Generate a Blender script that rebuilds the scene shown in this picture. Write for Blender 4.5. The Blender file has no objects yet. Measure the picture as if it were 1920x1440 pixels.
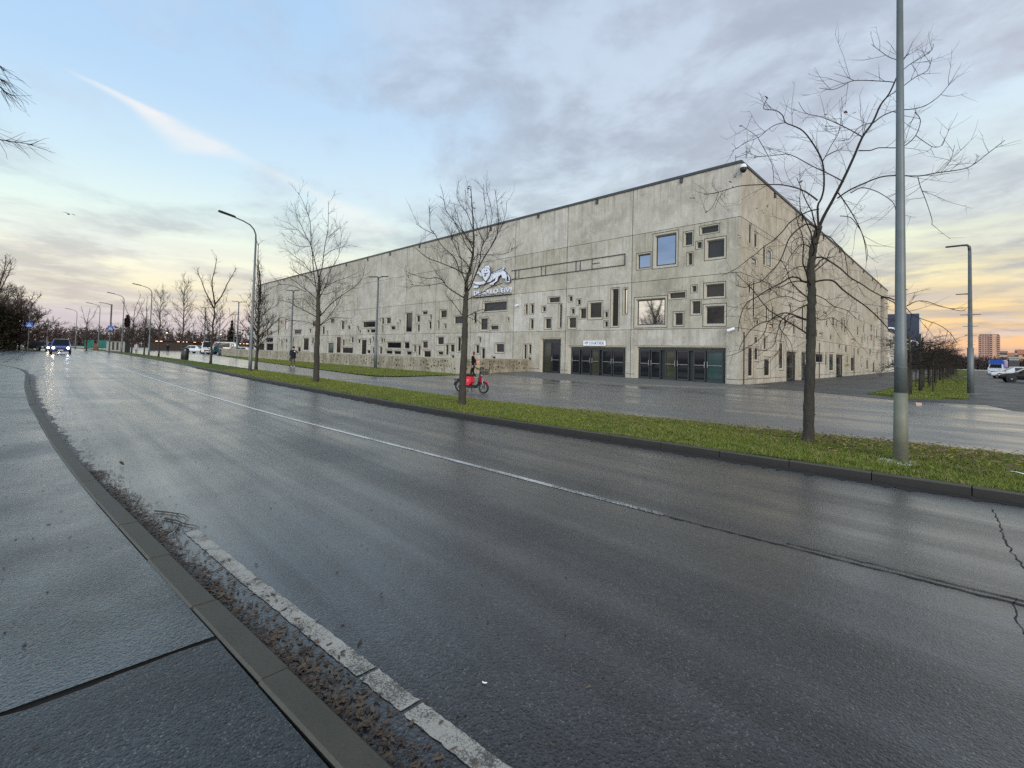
# Concrete arena by a wet road at dusk, built object by object
BACK, SKYK, SUNE, EXPO = 2.25, 1.17, 2.1, 0.0
DENOISE, LID = False, .14
import bpy, math, random
import numpy as np
from mathutils import Vector, Matrix
random.seed(7)
C = bpy.context.scene.collection
SC = bpy.context.scene
# ------------------------------------------------------------------ camera
F, PX, PY = 871.1635, 960.0, 632.5756
YAW, PITCH, ROLL = -0.7805053, 0.033912, 0.026197
X0, Y0, H = -10.4391, 30.9529, 14.261
Z1, Z2, Z3 = 3.6302, 7.1799, 10.7557
def basis():
    cy, sy, cp, sp = math.cos(YAW), math.sin(YAW), math.cos(PITCH), math.sin(PITCH)
    f = Vector((sy*cp, cy*cp, sp)); r = Vector((cy, -sy, 0)); u = r.cross(f)
    cr, sr = math.cos(ROLL), math.sin(ROLL)
    return cr*r + sr*u, cr*u - sr*r, f
BR, BU, BF = basis()
CP = Vector((0, 0, 1.65))
def ray(x, y): return BF + BR*((x-PX)/F) - BU*((y-PY)/F)
def gnd(x, y, z=0.0):
    d = ray(x, y); return CP + d*((z-1.65)/d.z)
def front(x, y, Y=Y0):
    d = ray(x, y); q = CP + d*(Y/d.y); return q.x, q.z
def side(x, y, X=X0):
    d = ray(x, y); q = CP + d*(X/d.x); return q.y, q.z
cam = bpy.data.cameras.new('camera'); camo = bpy.data.objects.new('camera', cam); C.objects.link(camo)
m = Matrix((BR, BU, -BF)).transposed().to_4x4(); m.translation = CP; camo.matrix_world = m
cam.sensor_width = 36; cam.lens = F/1920*36; cam.shift_y = -(720-PY)/1920
cam.clip_end = 5000; cam.clip_start = 0.05
SC.camera = camo
# ------------------------------------------------------------------ materials
class NT:
    def __init__(s, nt): s.nt = nt; nt.nodes.clear()
    def n(s, typ, ins=None, **kw):
        nd = s.nt.nodes.new('ShaderNode'+typ)
        for k, v in kw.items(): setattr(nd, k, v)
        for k, v in (ins or {}).items(): s.set(nd.inputs[k], v)
        return nd
    def set(s, sock, v):
        if isinstance(v, bpy.types.Node): v = v.outputs[0]
        if isinstance(v, bpy.types.NodeSocket): s.nt.links.new(v, sock)
        else:
            if hasattr(sock.default_value, '__len__') and not hasattr(v, '__len__'): v = [v]*len(sock.default_value)
            if hasattr(sock.default_value, '__len__') and len(sock.default_value) == 4 and len(v) == 3: v = (*v, 1)
            sock.default_value = v
    def m(s, op, a, b=0.0, c=0.0, clamp=False):
        nd = s.nt.nodes.new('ShaderNodeMath'); nd.operation = op; nd.use_clamp = clamp
        s.set(nd.inputs[0], a); s.set(nd.inputs[1], b); s.set(nd.inputs[2], c); return nd
    def mix(s, f, a, b, mode='MIX'):
        nd = s.nt.nodes.new('ShaderNodeMixRGB'); nd.blend_type = mode
        s.set(nd.inputs[0], f); s.set(nd.inputs[1], a); s.set(nd.inputs[2], b); return nd
    def ramp(s, f, stops, interp='LINEAR'):
        nd = s.nt.nodes.new('ShaderNodeValToRGB'); nd.color_ramp.interpolation = interp
        e = nd.color_ramp.elements
        while len(e) < len(stops): e.new(1.0)
        for el, (p, c) in zip(e, stops):
            el.position = p; el.color = (c, c, c, 1) if not hasattr(c, '__len__') else (*c, 1)
        s.set(nd.inputs[0], f); return nd
    def noise(s, co, scale, detail=4, rough=0.55, dist=0.0):
        return s.n('TexNoise', {'Vector': co, 'Scale': scale, 'Detail': detail, 'Roughness': rough, 'Distortion': dist})
    def mapping(s, co, sc=(1, 1, 1), rot=(0, 0, 0), loc=(0, 0, 0)):
        return s.n('Mapping', {'Vector': co, 'Scale': sc, 'Rotation': rot, 'Location': loc})
    def bump(s, h, strength, dist):
        return s.n('Bump', {'Height': h, 'Strength': strength, 'Distance': dist})
    def out(s, **ins):
        b = s.n('BsdfPrincipled'); names = {'base': 'Base Color', 'rough': 'Roughness', 'metal': 'Metallic', 'normal': 'Normal',
            'spec': 'Specular IOR Level', 'ior': 'IOR', 'emit': 'Emission Color', 'estr': 'Emission Strength', 'coat': 'Coat Weight', 'coatr': 'Coat Roughness', 'coati': 'Coat IOR', 'coatn': 'Coat Normal', 'trans': 'Transmission Weight'}
        for k, v in ins.items(): s.set(b.inputs[names[k]], v)
        o = s.n('OutputMaterial'); s.nt.links.new(b.outputs[0], o.inputs[0]); return b
M = {}
def mat(name):
    m = bpy.data.materials.new(name); m.use_nodes = True; M[name] = m; return NT(m.node_tree)
def oc(t): return t.n('TexCoord').outputs['Object']
def plain(name, col, rough=0.6, metal=0.0, var=0.15, scale=3.0, **kw):
    t = mat(name); co = oc(t); nz = t.noise(co, scale, 5)
    c2 = tuple(c*(1-var*1.6) for c in col); c1 = tuple(min(1, c*(1+var)) for c in col)
    t.out(base=t.mix(nz.outputs[0], c2, c1), rough=rough, metal=metal, **kw)
def concrete():
    t = mat('concrete'); co = oc(t); s = t.n('SeparateXYZ', {0: co})
    px = t.m('FLOOR', t.m('DIVIDE', t.m('ADD', s.outputs[0], 18.14), 6.18))
    py = t.m('FLOOR', t.m('DIVIDE', t.m('ADD', s.outputs[1], 3.0), 6.2))
    pz = t.m('FLOOR', t.m('DIVIDE', s.outputs[2], 3.587))
    v = t.n('CombineXYZ', {0: t.m('ADD', px, 0.3), 1: t.m('ADD', py, .4), 2: t.m('ADD', pz, .2)})
    w = t.n('TexWhiteNoise', {0: v}, noise_dimensions='3D')
    streak = t.noise(t.mapping(co, (1.5, 1.5, 0.22)), 1.3, 8, .68, .9)
    big = t.noise(co, .42, 6, .6, .6); fine = t.noise(t.mapping(co, (1, 1, .75)), 1.9, 9, .72, .5); tiny = t.noise(co, 40, 3)
    base = t.mix(t.ramp(big.outputs[0], [(.33, 0), (.68, 1)]), (.330, .300, .240), (.490, .455, .380))
    base = t.mix(t.m('MULTIPLY', t.ramp(streak.outputs[0], [(.47, 0), (.68, 1)]), .36), base, (.215, .195, .155))
    base = t.mix(t.m('MULTIPLY', t.ramp(fine.outputs[0], [(.50, 0), (.66, 1)]), .45), base, (.58, .56, .50))
    base = t.mix(t.m('MULTIPLY', t.ramp(fine.outputs[0], [(.30, 1), (.44, 0)]), .40), base, (.17, .155, .13))
    fz = t.m('FRACT', t.m('DIVIDE', s.outputs[2], 3.587)); drip = t.noise(t.mapping(co, (3.4, 3.4, .10)), 1.5, 7, .65, .3); dm = t.m('MULTIPLY', t.ramp(drip.outputs[0], [(.50, 0), (.64, 1)]), t.ramp(fz, [(0, .1), (.35, .12), (.8, .75), (.97, 1.0), (1, .5)]))
    base = t.mix(t.m('MULTIPLY', dm, .55), base, (.19, .165, .125))
    tone = t.mix(w.outputs[0], (.90, .885, .85), (1.05, 1.055, 1.09))
    base = t.mix(1.0, base, tone, 'MULTIPLY')
    base = t.mix(.10, base, t.mix(tiny.outputs[0], (.2, .2, .2), (.8, .8, .8)), 'OVERLAY')
    t.out(base=base, rough=.82, normal=t.bump(t.m('ADD', fine.outputs[0], t.m('MULTIPLY', tiny.outputs[0], .3)), .35, .02), spec=.3)
concrete()
def trim_concrete():
    t = mat('trim_concrete'); co = oc(t); a = t.noise(co, 1.1, 6, .6); b = t.noise(co, 9, 5)
    base = t.mix(a.outputs[0], (.33, .30, .235), (.53, .49, .405)); base = t.mix(t.m('MULTIPLY', b.outputs[0], .35), base, (.24, .215, .17))
    t.out(base=base, rough=.85, spec=.3)
trim_concrete()
def wet(name, c0, c1, r0, r1, stretch=(.08, .5, 1), grain=95, gb=.35, patch=.9, wave=.0, lo=.38, hi=.62, spec=.5, film=.9):
    """wet asphalt: dark base, films of water of differing gloss, stone grain"""
    t = mat(name); co = oc(t)
    p1 = t.noise(t.mapping(co, stretch), patch, 6, .6, .3); p2 = t.noise(co, .35, 5, .6, .5)
    wetm = t.ramp(t.m('ADD', t.m('MULTIPLY', p1.outputs[0], .6), t.m('MULTIPLY', p2.outputs[0], .4)), [(lo, 0), (hi, 1)])
    v1 = t.n('TexVoronoi', {'Vector': co, 'Scale': grain}); v2 = t.n('TexVoronoi', {'Vector': co, 'Scale': grain*2.3}); g = t.noise(co, grain*.35, 5, .7); g3 = t.noise(co, 1.1, 6, .62, .4)
    cell = t.n('SeparateXYZ', {0: v1.outputs[1]}).outputs[0]; cell2 = t.n('SeparateXYZ', {0: v2.outputs[1]}).outputs[1]
    agg = t.m('ADD', t.m('MULTIPLY', t.m('POWER', cell, 2.2), .55), t.m('ADD', t.m('MULTIPLY', cell2, .25), t.m('MULTIPLY', g.outputs[0], .25)))
    col = t.mix(agg, c0, c1); col = t.mix(t.m('MULTIPLY', t.ramp(cell2, [(0, 0), (.955, 0), (.975, 1)]), .35), col, (.30, .29, .27))
    col = t.mix(t.m('MULTIPLY', t.ramp(g3.outputs[0], [(.38, 1), (.62, 0)]), .45), col, c0)
    rough = t.m('ADD', t.n('MapRange', {0: wetm, 3: r1, 4: r0}).outputs[0], t.m('MULTIPLY', cell, .10))
    st = t.n('MapRange', {0: wetm, 3: gb, 4: gb*.55})
    h = t.m('ADD', t.m('MULTIPLY', v1.outputs[0], -.7), t.m('ADD', t.m('MULTIPLY', v2.outputs[0], -.3), t.m('ADD', t.m('MULTIPLY', g.outputs[0], .9), t.m('MULTIPLY', cell, .28*wave))))
    b = t.n('Bump', {'Height': h, 'Distance': .012, 'Strength': st})
    b2 = t.n('Bump', {'Height': h, 'Distance': .012, 'Strength': t.m('MULTIPLY', st, .35)})
    t.out(base=col, rough=rough, normal=b, spec=spec, coat=t.n('MapRange', {0: wetm, 3: film*.35, 4: film}).outputs[0], coatr=t.n('MapRange', {0: wetm, 3: .34, 4: .17}).outputs[0], coati=1.36, coatn=b2)
wet('road_asphalt', (.008, .0082, .0088), (.060, .060, .061), .12, .25, (.045, 1.7, 1), 62, .40, 1.0, 1.1, spec=.55)
wet('pavement_asphalt', (.008, .012, .014), (.054, .072, .076), .13, .32, (.6, .6, 1), 58, .85, 1.4, 1.5, spec=.6)
wet('pavement_patch', (.008, .010, .012), (.056, .064, .070), .26, .5, (.6, .6, 1), 66, .7, 1.4, 1.0, film=.15)
wet('plaza_asphalt', (.070, .068, .064), (.190, .186, .178), .12, .42, (.10, .75, 1), 60, .22, .8, 1., .44, .62, spec=.95)
wet('path_paving', (.045, .047, .052), (.140, .144, .152), .08, .28, (.12, .8, 1), 40, .2, 1.2, 1., .36, .58, spec=1.0)
wet('forecourt_asphalt', (.026, .026, .027), (.085, .085, .084), .42, .62, (.5, .5, 1), 60, .4, film=.05)
def grass_mat(name, c0, c1, c2, sc=1.2):
    t = mat(name); co = oc(t); a = t.noise(co, sc, 6, .65); b = t.noise(co, 55, 3); d = t.noise(co, .25, 4)
    base = t.mix(t.ramp(a.outputs[0], [(.35, 0), (.65, 1)]), c0, c1)
    base = t.mix(t.m('MULTIPLY', t.ramp(d.outputs[0], [(.5, 0), (.66, 1)]), .5), base, c2)
    base = t.mix(.5, base, t.mix(b.outputs[0], (.15, .15, .15), (.85, .85, .85)), 'OVERLAY')
    t.out(base=base, rough=.9, normal=t.bump(b.outputs[0], .8, .04), spec=.1)
grass_mat('lawn', (.060, .092, .016), (.120, .155, .028), (.120, .105, .045))
def blades():
    t = mat('grass_blade'); co = oc(t); a = t.noise(co, .9, 5); g = t.n('TexWhiteNoise', {0: t.mapping(co, (14, 14, 14))}, noise_dimensions='3D')
    base = t.mix(a.outputs[0], (.080, .112, .017), (.185, .212, .042)); base = t.mix(t.m('MULTIPLY', t.m('GREATER_THAN', t.noise(co, 7, 2).outputs[0], .57), .7), base, (.26, .22, .085))
    t.out(base=base, rough=.65, spec=.2)
blades()
def earth():
    t = mat('earth'); co = oc(t); a = t.noise(co, .05, 6); b = t.noise(co, 2, 5)
    t.out(base=t.mix(b.outputs[0], t.mix(a.outputs[0], (.055, .06, .025), (.09, .085, .045)), (.10, .09, .06)), rough=.95, spec=.1)
earth()
def kerbm():
    t = mat('kerb_stone'); co = oc(t); a = t.noise(co, 1.5, 5); b = t.noise(co, 70, 3, .7)
    t.out(base=t.mix(a.outputs[0], t.mix(b.outputs[0], (.030, .028, .022), (.105, .096, .078)), t.mix(t.noise(co, 6, 5, .7).outputs[0], (.022, .023, .013), (.085, .080, .062))), rough=.62, normal=t.bump(b.outputs[0], .25, .006), spec=.35)
kerbm()
def paintm():
    t = mat('road_paint'); co = oc(t); a = t.noise(co, 105, 4, .75); b = t.noise(co, 5.2, 4)
    wear = t.ramp(t.m('ADD', a.outputs[0], t.m('MULTIPLY', t.m('SUBTRACT', b.outputs[0], .5), .7)), [(.40, 0), (.55, 1)])
    t.out(base=t.mix(wear, (.075, .072, .065), (.37, .35, .305)), rough=t.n('MapRange', {0: wear, 3: .3, 4: .55}), normal=t.bump(a.outputs[0], .4, .008))
paintm()
def bark():
    t = mat('bark'); co = oc(t); a = t.noise(t.mapping(co, (6, 6, 1.4)), 5, 6, .65); b = t.noise(co, 1.3, 4)
    base = t.mix(a.outputs[0], (.014, .013, .012), (.075, .066, .056)); base = t.mix(t.m('MULTIPLY', t.ramp(b.outputs[0], [(.45, 0), (.7, 1)]), .5), base, (.085, .085, .055))
    t.out(base=base, rough=.9, normal=t.bump(a.outputs[0], .7, .03), spec=.2)
bark()
plain('twig', (.034, .027, .022), .85, var=.3, scale=8, spec=.2)
plain('twig_brown', (.085, .060, .050), .85, var=.3, scale=2, spec=.2)
plain('evergreen', (.022, .020, .012), .9, var=.4, scale=1.2, spec=.1)
plain('woods', (.095, .072, .066), .95, var=.35, scale=.12, spec=.05)
plain('woods_green', (.050, .054, .045), .95, var=.35, scale=.12, spec=.05)
plain('dead_leaf', (.125, .083, .050), .55, var=.45, scale=14, spec=.4)
plain('leaf_dark', (.060, .044, .034), .5, var=.5, scale=20, spec=.4)
plain('yellow_leaf', (.26, .20, .03), .6, var=.3, scale=14)
plain('galvanised', (.125, .142, .146), .5, .25, var=.22, scale=4)
plain('galvanised_dark', (.075, .072, .07), .55, .2, var=.2, scale=4)
plain('lamp_head_metal', (.05, .052, .055), .5, .3)
plain('moss_metal', (.155, .155, .115), .6, .1, var=.25, scale=5)
plain('dark_metal', (.022, .023, .025), .42, .3)
plain('door_frame', (.030, .033, .036), .45, .2)
plain('steel', (.26, .27, .28), .38, .8)
plain('coping', (.045, .046, .05), .5, .3)
plain('white_plastic', (.72, .73, .74), .4, var=.05)
plain('sign_white', (.78, .80, .84), .45, var=.04)
plain('sign_ink', (.035, .055, .13), .5)
plain('sign_blue', (.02, .085, .40), .4, var=.05)
plain('emblem', (.64, .66, .74), .5, var=.08)
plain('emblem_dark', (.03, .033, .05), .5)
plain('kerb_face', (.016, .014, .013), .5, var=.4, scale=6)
plain('rubber', (.012, .012, .013), .75)
plain('rim', (.30, .31, .32), .35, .7)
plain('rim_dark', (.16, .16, .165), .4, .5)
plain('scooter_red', (.62, .014, .040), .35, var=.08)
plain('scooter_pink', (.80, .16, .20), .4, var=.05)
plain('lit_white', (.85, .83, .82), .5, var=.03)
plain('black_cloth', (.010, .010, .011), .9, var=.3, scale=12, spec=.15)
plain('navy_cloth', (.012, .014, .032), .85, var=.3, scale=12, spec=.2)
plain('khaki_cloth', (.085, .072, .042), .9, var=.25, scale=10, spec=.2)
plain('white_cloth', (.55, .52, .50), .85, var=.12, scale=8)
plain('skin', (.46, .30, .23), .55, var=.1, scale=9)
plain('hair', (.06, .03, .018), .6, var=.3, scale=20)
plain('coral_cloth', (.62, .27, .21), .7, var=.12)
plain('orange_shoe', (.34, .10, .06), .6)
plain('car_black', (.004, .0045, .006), .42, var=.1, coat=.08, spec=.3)
plain('sign_pale', (.40, .50, .66), .5)
plain('car_white', (.55, .56, .57), .3, var=.04, coat=.6)
plain('car_navy', (.018, .028, .13), .25, var=.1, coat=.7)
plain('car_blue', (.012, .075, .38), .3, var=.08, coat=.6)
plain('car_grey', (.13, .135, .14), .3, var=.08, coat=.6)
plain('car_red', (.20, .02, .02), .3, var=.08, coat=.6)
plain('car_teal', (.03, .16, .22), .3, var=.08, coat=.6)
plain('car_glass', (.012, .016, .018), .06, var=.1)
plain('plate', (.6, .6, .58), .5)
plain('lens', (.55, .56, .58), .12)
plain('tail_lens', (.35, .02, .02), .2)
plain('teal_board', (.02, .20, .165), .6)
plain('brick_red', (.26, .10, .06), .8)
plain('kiosk_white', (.33, .34, .32), .7)
plain('wood_brown', (.030, .020, .016), .8)
plain('annex_wall', (.56, .54, .48), .8, var=.1)
plain('tower_blue', (.015, .022, .055), .35, var=.15, scale=.2)
plain('apartment_wall', (.46, .27, .21), .85, var=.1, scale=.3)
plain('apartment_panel', (.58, .34, .22), .85, var=.06, scale=.3)
plain('balcony_dark', (.13, .075, .065), .8, var=.2, scale=.5)
plain('lowrise_wall', (.46, .33, .25), .85, var=.1, scale=.2)
plain('lowrise_roof', (.42, .16, .09), .8, var=.1, scale=.2)
plain('lowrise_window', (.05, .045, .05), .3)
plain('bin_black', (.012, .013, .015), .5)
def glass(name, base, rough, metal=0.0, spec=.5):
    t = mat(name); co = oc(t); a = t.noise(co, .25, 3)
    t.out(base=base, rough=rough, metal=metal, spec=spec, normal=t.bump(a.outputs[0], .05, .05))
glass('glass_dark', (.009, .010, .013), .05, 0, .28)
glass('glass_brown', (.016, .013, .011), .15, 0, .16)
glass('glass_blind', (.030, .030, .036), .25, 0, .18)
glass('glass_green', (.034, .036, .018), .08)
glass('glass_teal', (.018, .046, .045), .08)
glass('glass_mirror', (.135, .165, .25), .02, .95)
glass('glass_lit', (.46, .45, .44), .03, .95)
def emis(name, col, s):
    t = mat(name); t.out(base=(.8, .8, .8), emit=col, estr=s, rough=.3)
emis('headlight_warm', (1, .82, .52), 24); emis('headlight_cold', (.82, .86, 1), 24); emis('lamp_glow', (1, .40, .10), 2.6); emis('lamp_ball', (1, .72, .42), 1.8)
# ------------------------------------------------------------------ mesh helpers
class MB:
    def __init__(s): s.v = []; s.f = []; s.mi = []; s.k = 0
    def mat(s, k): s.k = k; return s
    def face(s, pts):
        b = len(s.v); s.v += [tuple(p) for p in pts]; s.f.append(tuple(range(b, b+len(pts)))); s.mi.append(s.k)
    def grid(s, rings, close=True, cap0=False, cap1=False):
        b = len(s.v); n = len(rings[0])
        for r in rings: s.v += [tuple(p) for p in r]
        for i in range(len(rings)-1):
            for j in range(n if close else n-1):
                k = (j+1) % n
                s.f.append((b+i*n+j, b+i*n+k, b+(i+1)*n+k, b+(i+1)*n+j)); s.mi.append(s.k)
        if cap0: s.f.append(tuple(b+j for j in reversed(range(n)))); s.mi.append(s.k)
        if cap1: s.f.append(tuple(b+(len(rings)-1)*n+j for j in range(n))); s.mi.append(s.k)
    def box(s, x0, y0, z0, x1, y1, z1):
        p = [(x0, y0), (x1, y0), (x1, y1), (x0, y1)]
        s.grid([[(*q, z0) for q in p], [(*q, z1) for q in p]], True, True, True)
    def tube(s, pts, radii, n=6, caps=True):
        pts = [Vector(p) for p in pts]; rings = []; prev = None
        for i, p in enumerate(pts):
            d = (pts[min(i+1, len(pts)-1)] - pts[max(i-1, 0)])
            if d.length < 1e-9: d = Vector((0, 0, 1))
            d.normalize()
            if prev is None:
                a = Vector((1, 0, 0)) if abs(d.x) < .8 else Vector((0, 1, 0)); a = (a - d*a.dot(d)).normalized()
            else: a = (prev - d*prev.dot(d)); a = a.normalized() if a.length > 1e-6 else prev
            prev = a; b = d.cross(a); r = radii[i] if hasattr(radii, '__len__') else radii
            rings.append([p + a*(r*math.cos(2*math.pi*j/n)) + b*(r*math.sin(2*math.pi*j/n)) for j in range(n)])
        s.grid(rings, True, caps, caps)
    def lathe(s, prof, c=(0, 0, 0), axis='z', n=16, caps=True):
        rings = []
        for r, h in prof:
            ring = []
            for j in range(n):
                a = 2*math.pi*j/n; u, v = r*math.cos(a), r*math.sin(a)
                p = (u, v, h) if axis == 'z' else (u, h, v) if axis == 'y' else (h, u, v)
                ring.append((c[0]+p[0], c[1]+p[1], c[2]+p[2]))
            rings.append(ring)
        s.grid(rings, True, caps, caps)
    def prism(s, poly, fr, d0, d1):
        a = [fr(u, v, d0) for u, v in poly]; b = [fr(u, v, d1) for u, v in poly]
        s.grid([a, b], True, True, True)
    def build(s, name, mats, parent=None, smooth=False):
        me = bpy.data.meshes.new(name); me.from_pydata(s.v, [], s.f)
        mats = mats if isinstance(mats, (list, tuple)) else [mats]
        for q in mats: me.materials.append(M[q])
        if len(mats) > 1: me.polygons.foreach_set('material_index', s.mi)
        if smooth: me.polygons.foreach_set('use_smooth', [True]*len(s.f))
        me.validate(); me.update()
        return link(name, me, parent)
def link(name, me, parent=None):
    o = bpy.data.objects.new(name, me); C.objects.link(o)
    if parent is not None:
        o.parent = parent
        if parent.get('_w'): o.matrix_parent_inverse = parent.matrix_basis.inverted()
    return o
def thing(name, label, cat, loc=(0, 0, 0), rz=0, group=None, world=False):
    o = bpy.data.objects.new(name, None); C.objects.link(o); o.location = loc; o.rotation_euler = (0, 0, rz)
    o.empty_display_size = .2
    o['label'] = label; o['category'] = cat
    if group: o['group'] = group
    if world: o['_w'] = 1
    return o
def tag(o, label, cat, group=None, kind=None):
    o['label'] = label; o['category'] = cat
    if group: o['group'] = group
    if kind: o['kind'] = kind
    return o
def struct(o): o['kind'] = 'structure'; return o
def wmesh(mb, name, mats, parent, smooth=False):
    """part whose mesh is written in world coordinates, under a thing that stands elsewhere"""
    o = mb.build(name, mats, None, smooth); o.parent = parent
    o.matrix_parent_inverse = Matrix.Translation(parent.location).inverted() if parent.type == 'EMPTY' else Matrix()
    return o
def copy_tree(o, loc=None, rz=None, sc=None, label=None, parent=None):
    c = o.copy(); C.objects.link(c)
    if parent is not None: c.parent = parent
    for ch in list(o.children): copy_tree(ch, parent=c)
    if loc is not None: c.location = loc
    if rz is not None: c.rotation_euler = (0, 0, rz)
    if sc is not None: c.scale = (sc, sc, sc)
    if label: c['label'] = label
    return c
def text_mesh(body, size, depth=.01, bold=0.0, spacing=1.0):
    cu = bpy.data.curves.new('t', 'FONT'); cu.body = body; cu.size = size; cu.extrude = depth; cu.offset = bold; cu.align_x = 'CENTER'; cu.align_y = 'CENTER'; cu.space_character = spacing
    o = bpy.data.objects.new('t', cu); C.objects.link(o); bpy.context.view_layer.update()
    me = bpy.data.meshes.new_from_object(o.evaluated_get(bpy.context.evaluated_depsgraph_get()))
    bpy.data.objects.remove(o); return me
def sheet(name, m, poly, z):
    mb = MB(); mb.face([(x, y, z) for x, y in poly]); return struct(mb.build(name, m))
def strip(name, m, left, right, z0, z1=None, close_sides=False):
    mb = MB(); z1 = z0 if z1 is None else z1
    mb.grid([[(a[0], a[1], z0), (b[0], b[1], z1)] for a, b in zip(left, right)], False); return mb.build(name, m)
def interp(tab, x):
    tab = sorted(tab)
    if x <= tab[0][0]: a, b = tab[0], tab[1]
    elif x >= tab[-1][0]: a, b = tab[-2], tab[-1]
    else:
        for a, b in zip(tab, tab[1:]):
            if a[0] <= x <= b[0]: break
    return a[1] + (b[1]-a[1])*(x-a[0])/(b[0]-a[0])
# ------------------------------------------------------------------ ground, roads, kerbs, markings
KN = [(-47, -3.2), (-43.2, -1.8), (-39, -1.0), (-36.2, -.66), (-33, -.43), (-30.6, -.33), (-23.3, -.24), (-17, -.05), (-12.9, .15), (-9.6, .32), (-7.3, .48), (-5.6, .61), (-4.7, .70), (-3.1, .84), (-2.2, .93), (-1.5, 1.0), (2, 1.32), (8, 1.9)]
KF = [(-300, -10), (-200, 3), (-140, 7.2), (-110, 8.2), (-80, 8.4), (-47, 8.15), (-25.4, 7.5), (-18, 7.38), (-12, 7.38), (-7.4, 7.55), (-3.3, 8.03), (.44, 8.36), (6, 8.95), (30, 11.5)]
GE = [(-300, -6), (-200, 6), (-140, 9.6), (-90, 10.5), (-60, 10.75), (-35.7, 10.6), (-17.3, 10.5), (-12.5, 10.45), (-10.5, 10.7), (-4.7, 11.6), (-2.65, 11.95), (-1, 12.2), (.66, 12.57), (6, 13.3), (30, 16)]
CL = [(-300, -14), (-200, -1), (-140, 3.2), (-86, 3.75), (-33.4, 3.68), (-22, 3.8), (-13.1, 4.0), (-9, 4.25), (-5.3, 4.5), (-2.1, 4.63), (-1.25, 4.71), (-.48, 4.76), (.25, 4.87), (8, 5.6)]
def smooth_tab(tab, step=1.0):
    xs = np.arange(tab[0][0], tab[-1][0]+.01, step); y = np.interp(xs, [a for a, _ in tab], [b for _, b in tab])
    k = np.ones(5)/5; ys = np.convolve(np.pad(y, 2, 'edge'), k, 'valid'); return list(zip(xs.tolist(), ys.tolist()))
KNs, KFs, GEs, CLs = smooth_tab(KN, .5), smooth_tab(KF), smooth_tab(GE), smooth_tab(CL)
kn = lambda x: float(np.interp(x, [a for a, _ in KNs], [b for _, b in KNs])); kf = lambda x: float(np.interp(x, [a for a, _ in KFs], [b for _, b in KFs]))
ge = lambda x: float(np.interp(x, [a for a, _ in GEs], [b for _, b in GEs])); cl = lambda x: float(np.interp(x, [a for a, _ in CLs], [b for _, b in CLs]))
sheet('ground', 'earth', [(-1600, -1500), (1500, -1500), (1500, 1700), (-1600, 1700)], -.08)
xs = [x for x, _ in KFs]
far_pts = [(x, kf(x)) for x in xs]
near_pts = [(x, kn(x) if x > -33 else (-.43 if x > -100 else kf(x)-8.6)) for x in xs]
struct(strip('road', 'road_asphalt', near_pts, far_pts, 0.0))
sheet('side_road', 'road_asphalt', [(-100, -.4), (-100, -40), (-30.5, -40), (-30.5, -.4)], -.006)
sheet('far_road', 'road_asphalt', [(-100, -.4), (-100, -60), (-112, -60), (-130, -6)], -.010)
# pavement beside the camera, laid in two lots with a ragged joint between them
def pave(name, m, x0, x1, z):
    mb = MB(); n = max(4, int(abs(x1-x0)*2)); L = []; Rr = []
    for i in range(n+1):
        x = x0+(x1-x0)*i/n; yk = kn(x)-.145
        L.append((x, yk, z)); Rr.append((x, min(yk-5.5, -6), z))
    mb.grid([L, Rr], False); return struct(mb.build(name, m))
random.seed(3)
def joint_x(y): return -2.872+.012*math.sin(y*9)+.008*math.sin(y*31)
mb = MB(); a = []; b = []
for i in range(60):
    y = kn(-2.87)-.145-i*.11; a.append((joint_x(y)-.006-.006*random.random(), y, .09)); b.append((-40 if i else -40, min(y, kn(-40)-.2), .09))
pave('pavement', 'pavement_asphalt', -46.5, -2.90, .09)
mb = MB(); L = [(joint_x(kn(-2.87)-.145-i*.1)+.004+.009*random.random(), kn(-2.87)-.145-i*.1, .088) for i in range(62)]
Rr = [(9, kn(9)-.145-i*.1, .088) for i in range(62)]
mb.grid([L, Rr], False); struct(mb.build('pavement', 'pavement_patch'))
plain('dirt_and_hole_shade', (.012, .011, .010), .9)
plain('gutter_mud', (.026, .021, .018), .45, var=.4, scale=5)
sheet('pavement_joint', 'dirt_and_hole_shade', [(-2.96, -6), (-2.78, -6), (-2.78, .74), (-2.96, .72)], .074)
# kerbs, laid in blocks
def kerb(name, off0, off1, fn, x0, x1, step, ztop, zbot, gap=.012):
    mb = MB(); x = x0
    while x < x1:
        e = min(x+step, x1)-gap; jz = random.gauss(0, .003); jy = random.gauss(0, .004)
        ns = 1 if step < 1.2 else 3
        rings = []
        for i in range(ns+1):
            xx = x+(e-x)*i/ns; y = fn(xx)+jy; o0, o1 = y+off0, y+off1; b = .012
            rings.append([(xx, o0, zbot), (xx, o1, zbot), (xx, o1, ztop-b+jz), (xx, o1-b if o1 > o0 else o1+b, ztop+jz), (xx, o0+b if o1 > o0 else o0-b, ztop+jz), (xx, o0, ztop-b+jz)])
        b0 = len(mb.f); mb.grid(rings, True, True, True); x += step
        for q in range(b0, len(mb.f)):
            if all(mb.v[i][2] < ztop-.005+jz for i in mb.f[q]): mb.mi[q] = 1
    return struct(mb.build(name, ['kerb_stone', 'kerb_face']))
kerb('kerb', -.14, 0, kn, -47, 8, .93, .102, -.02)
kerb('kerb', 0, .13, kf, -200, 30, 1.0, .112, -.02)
kerb('kerb', 0, .12, lambda x: -3.4+.06*(x+80), -96, -72, 1.0, .10, -.02)
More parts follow.
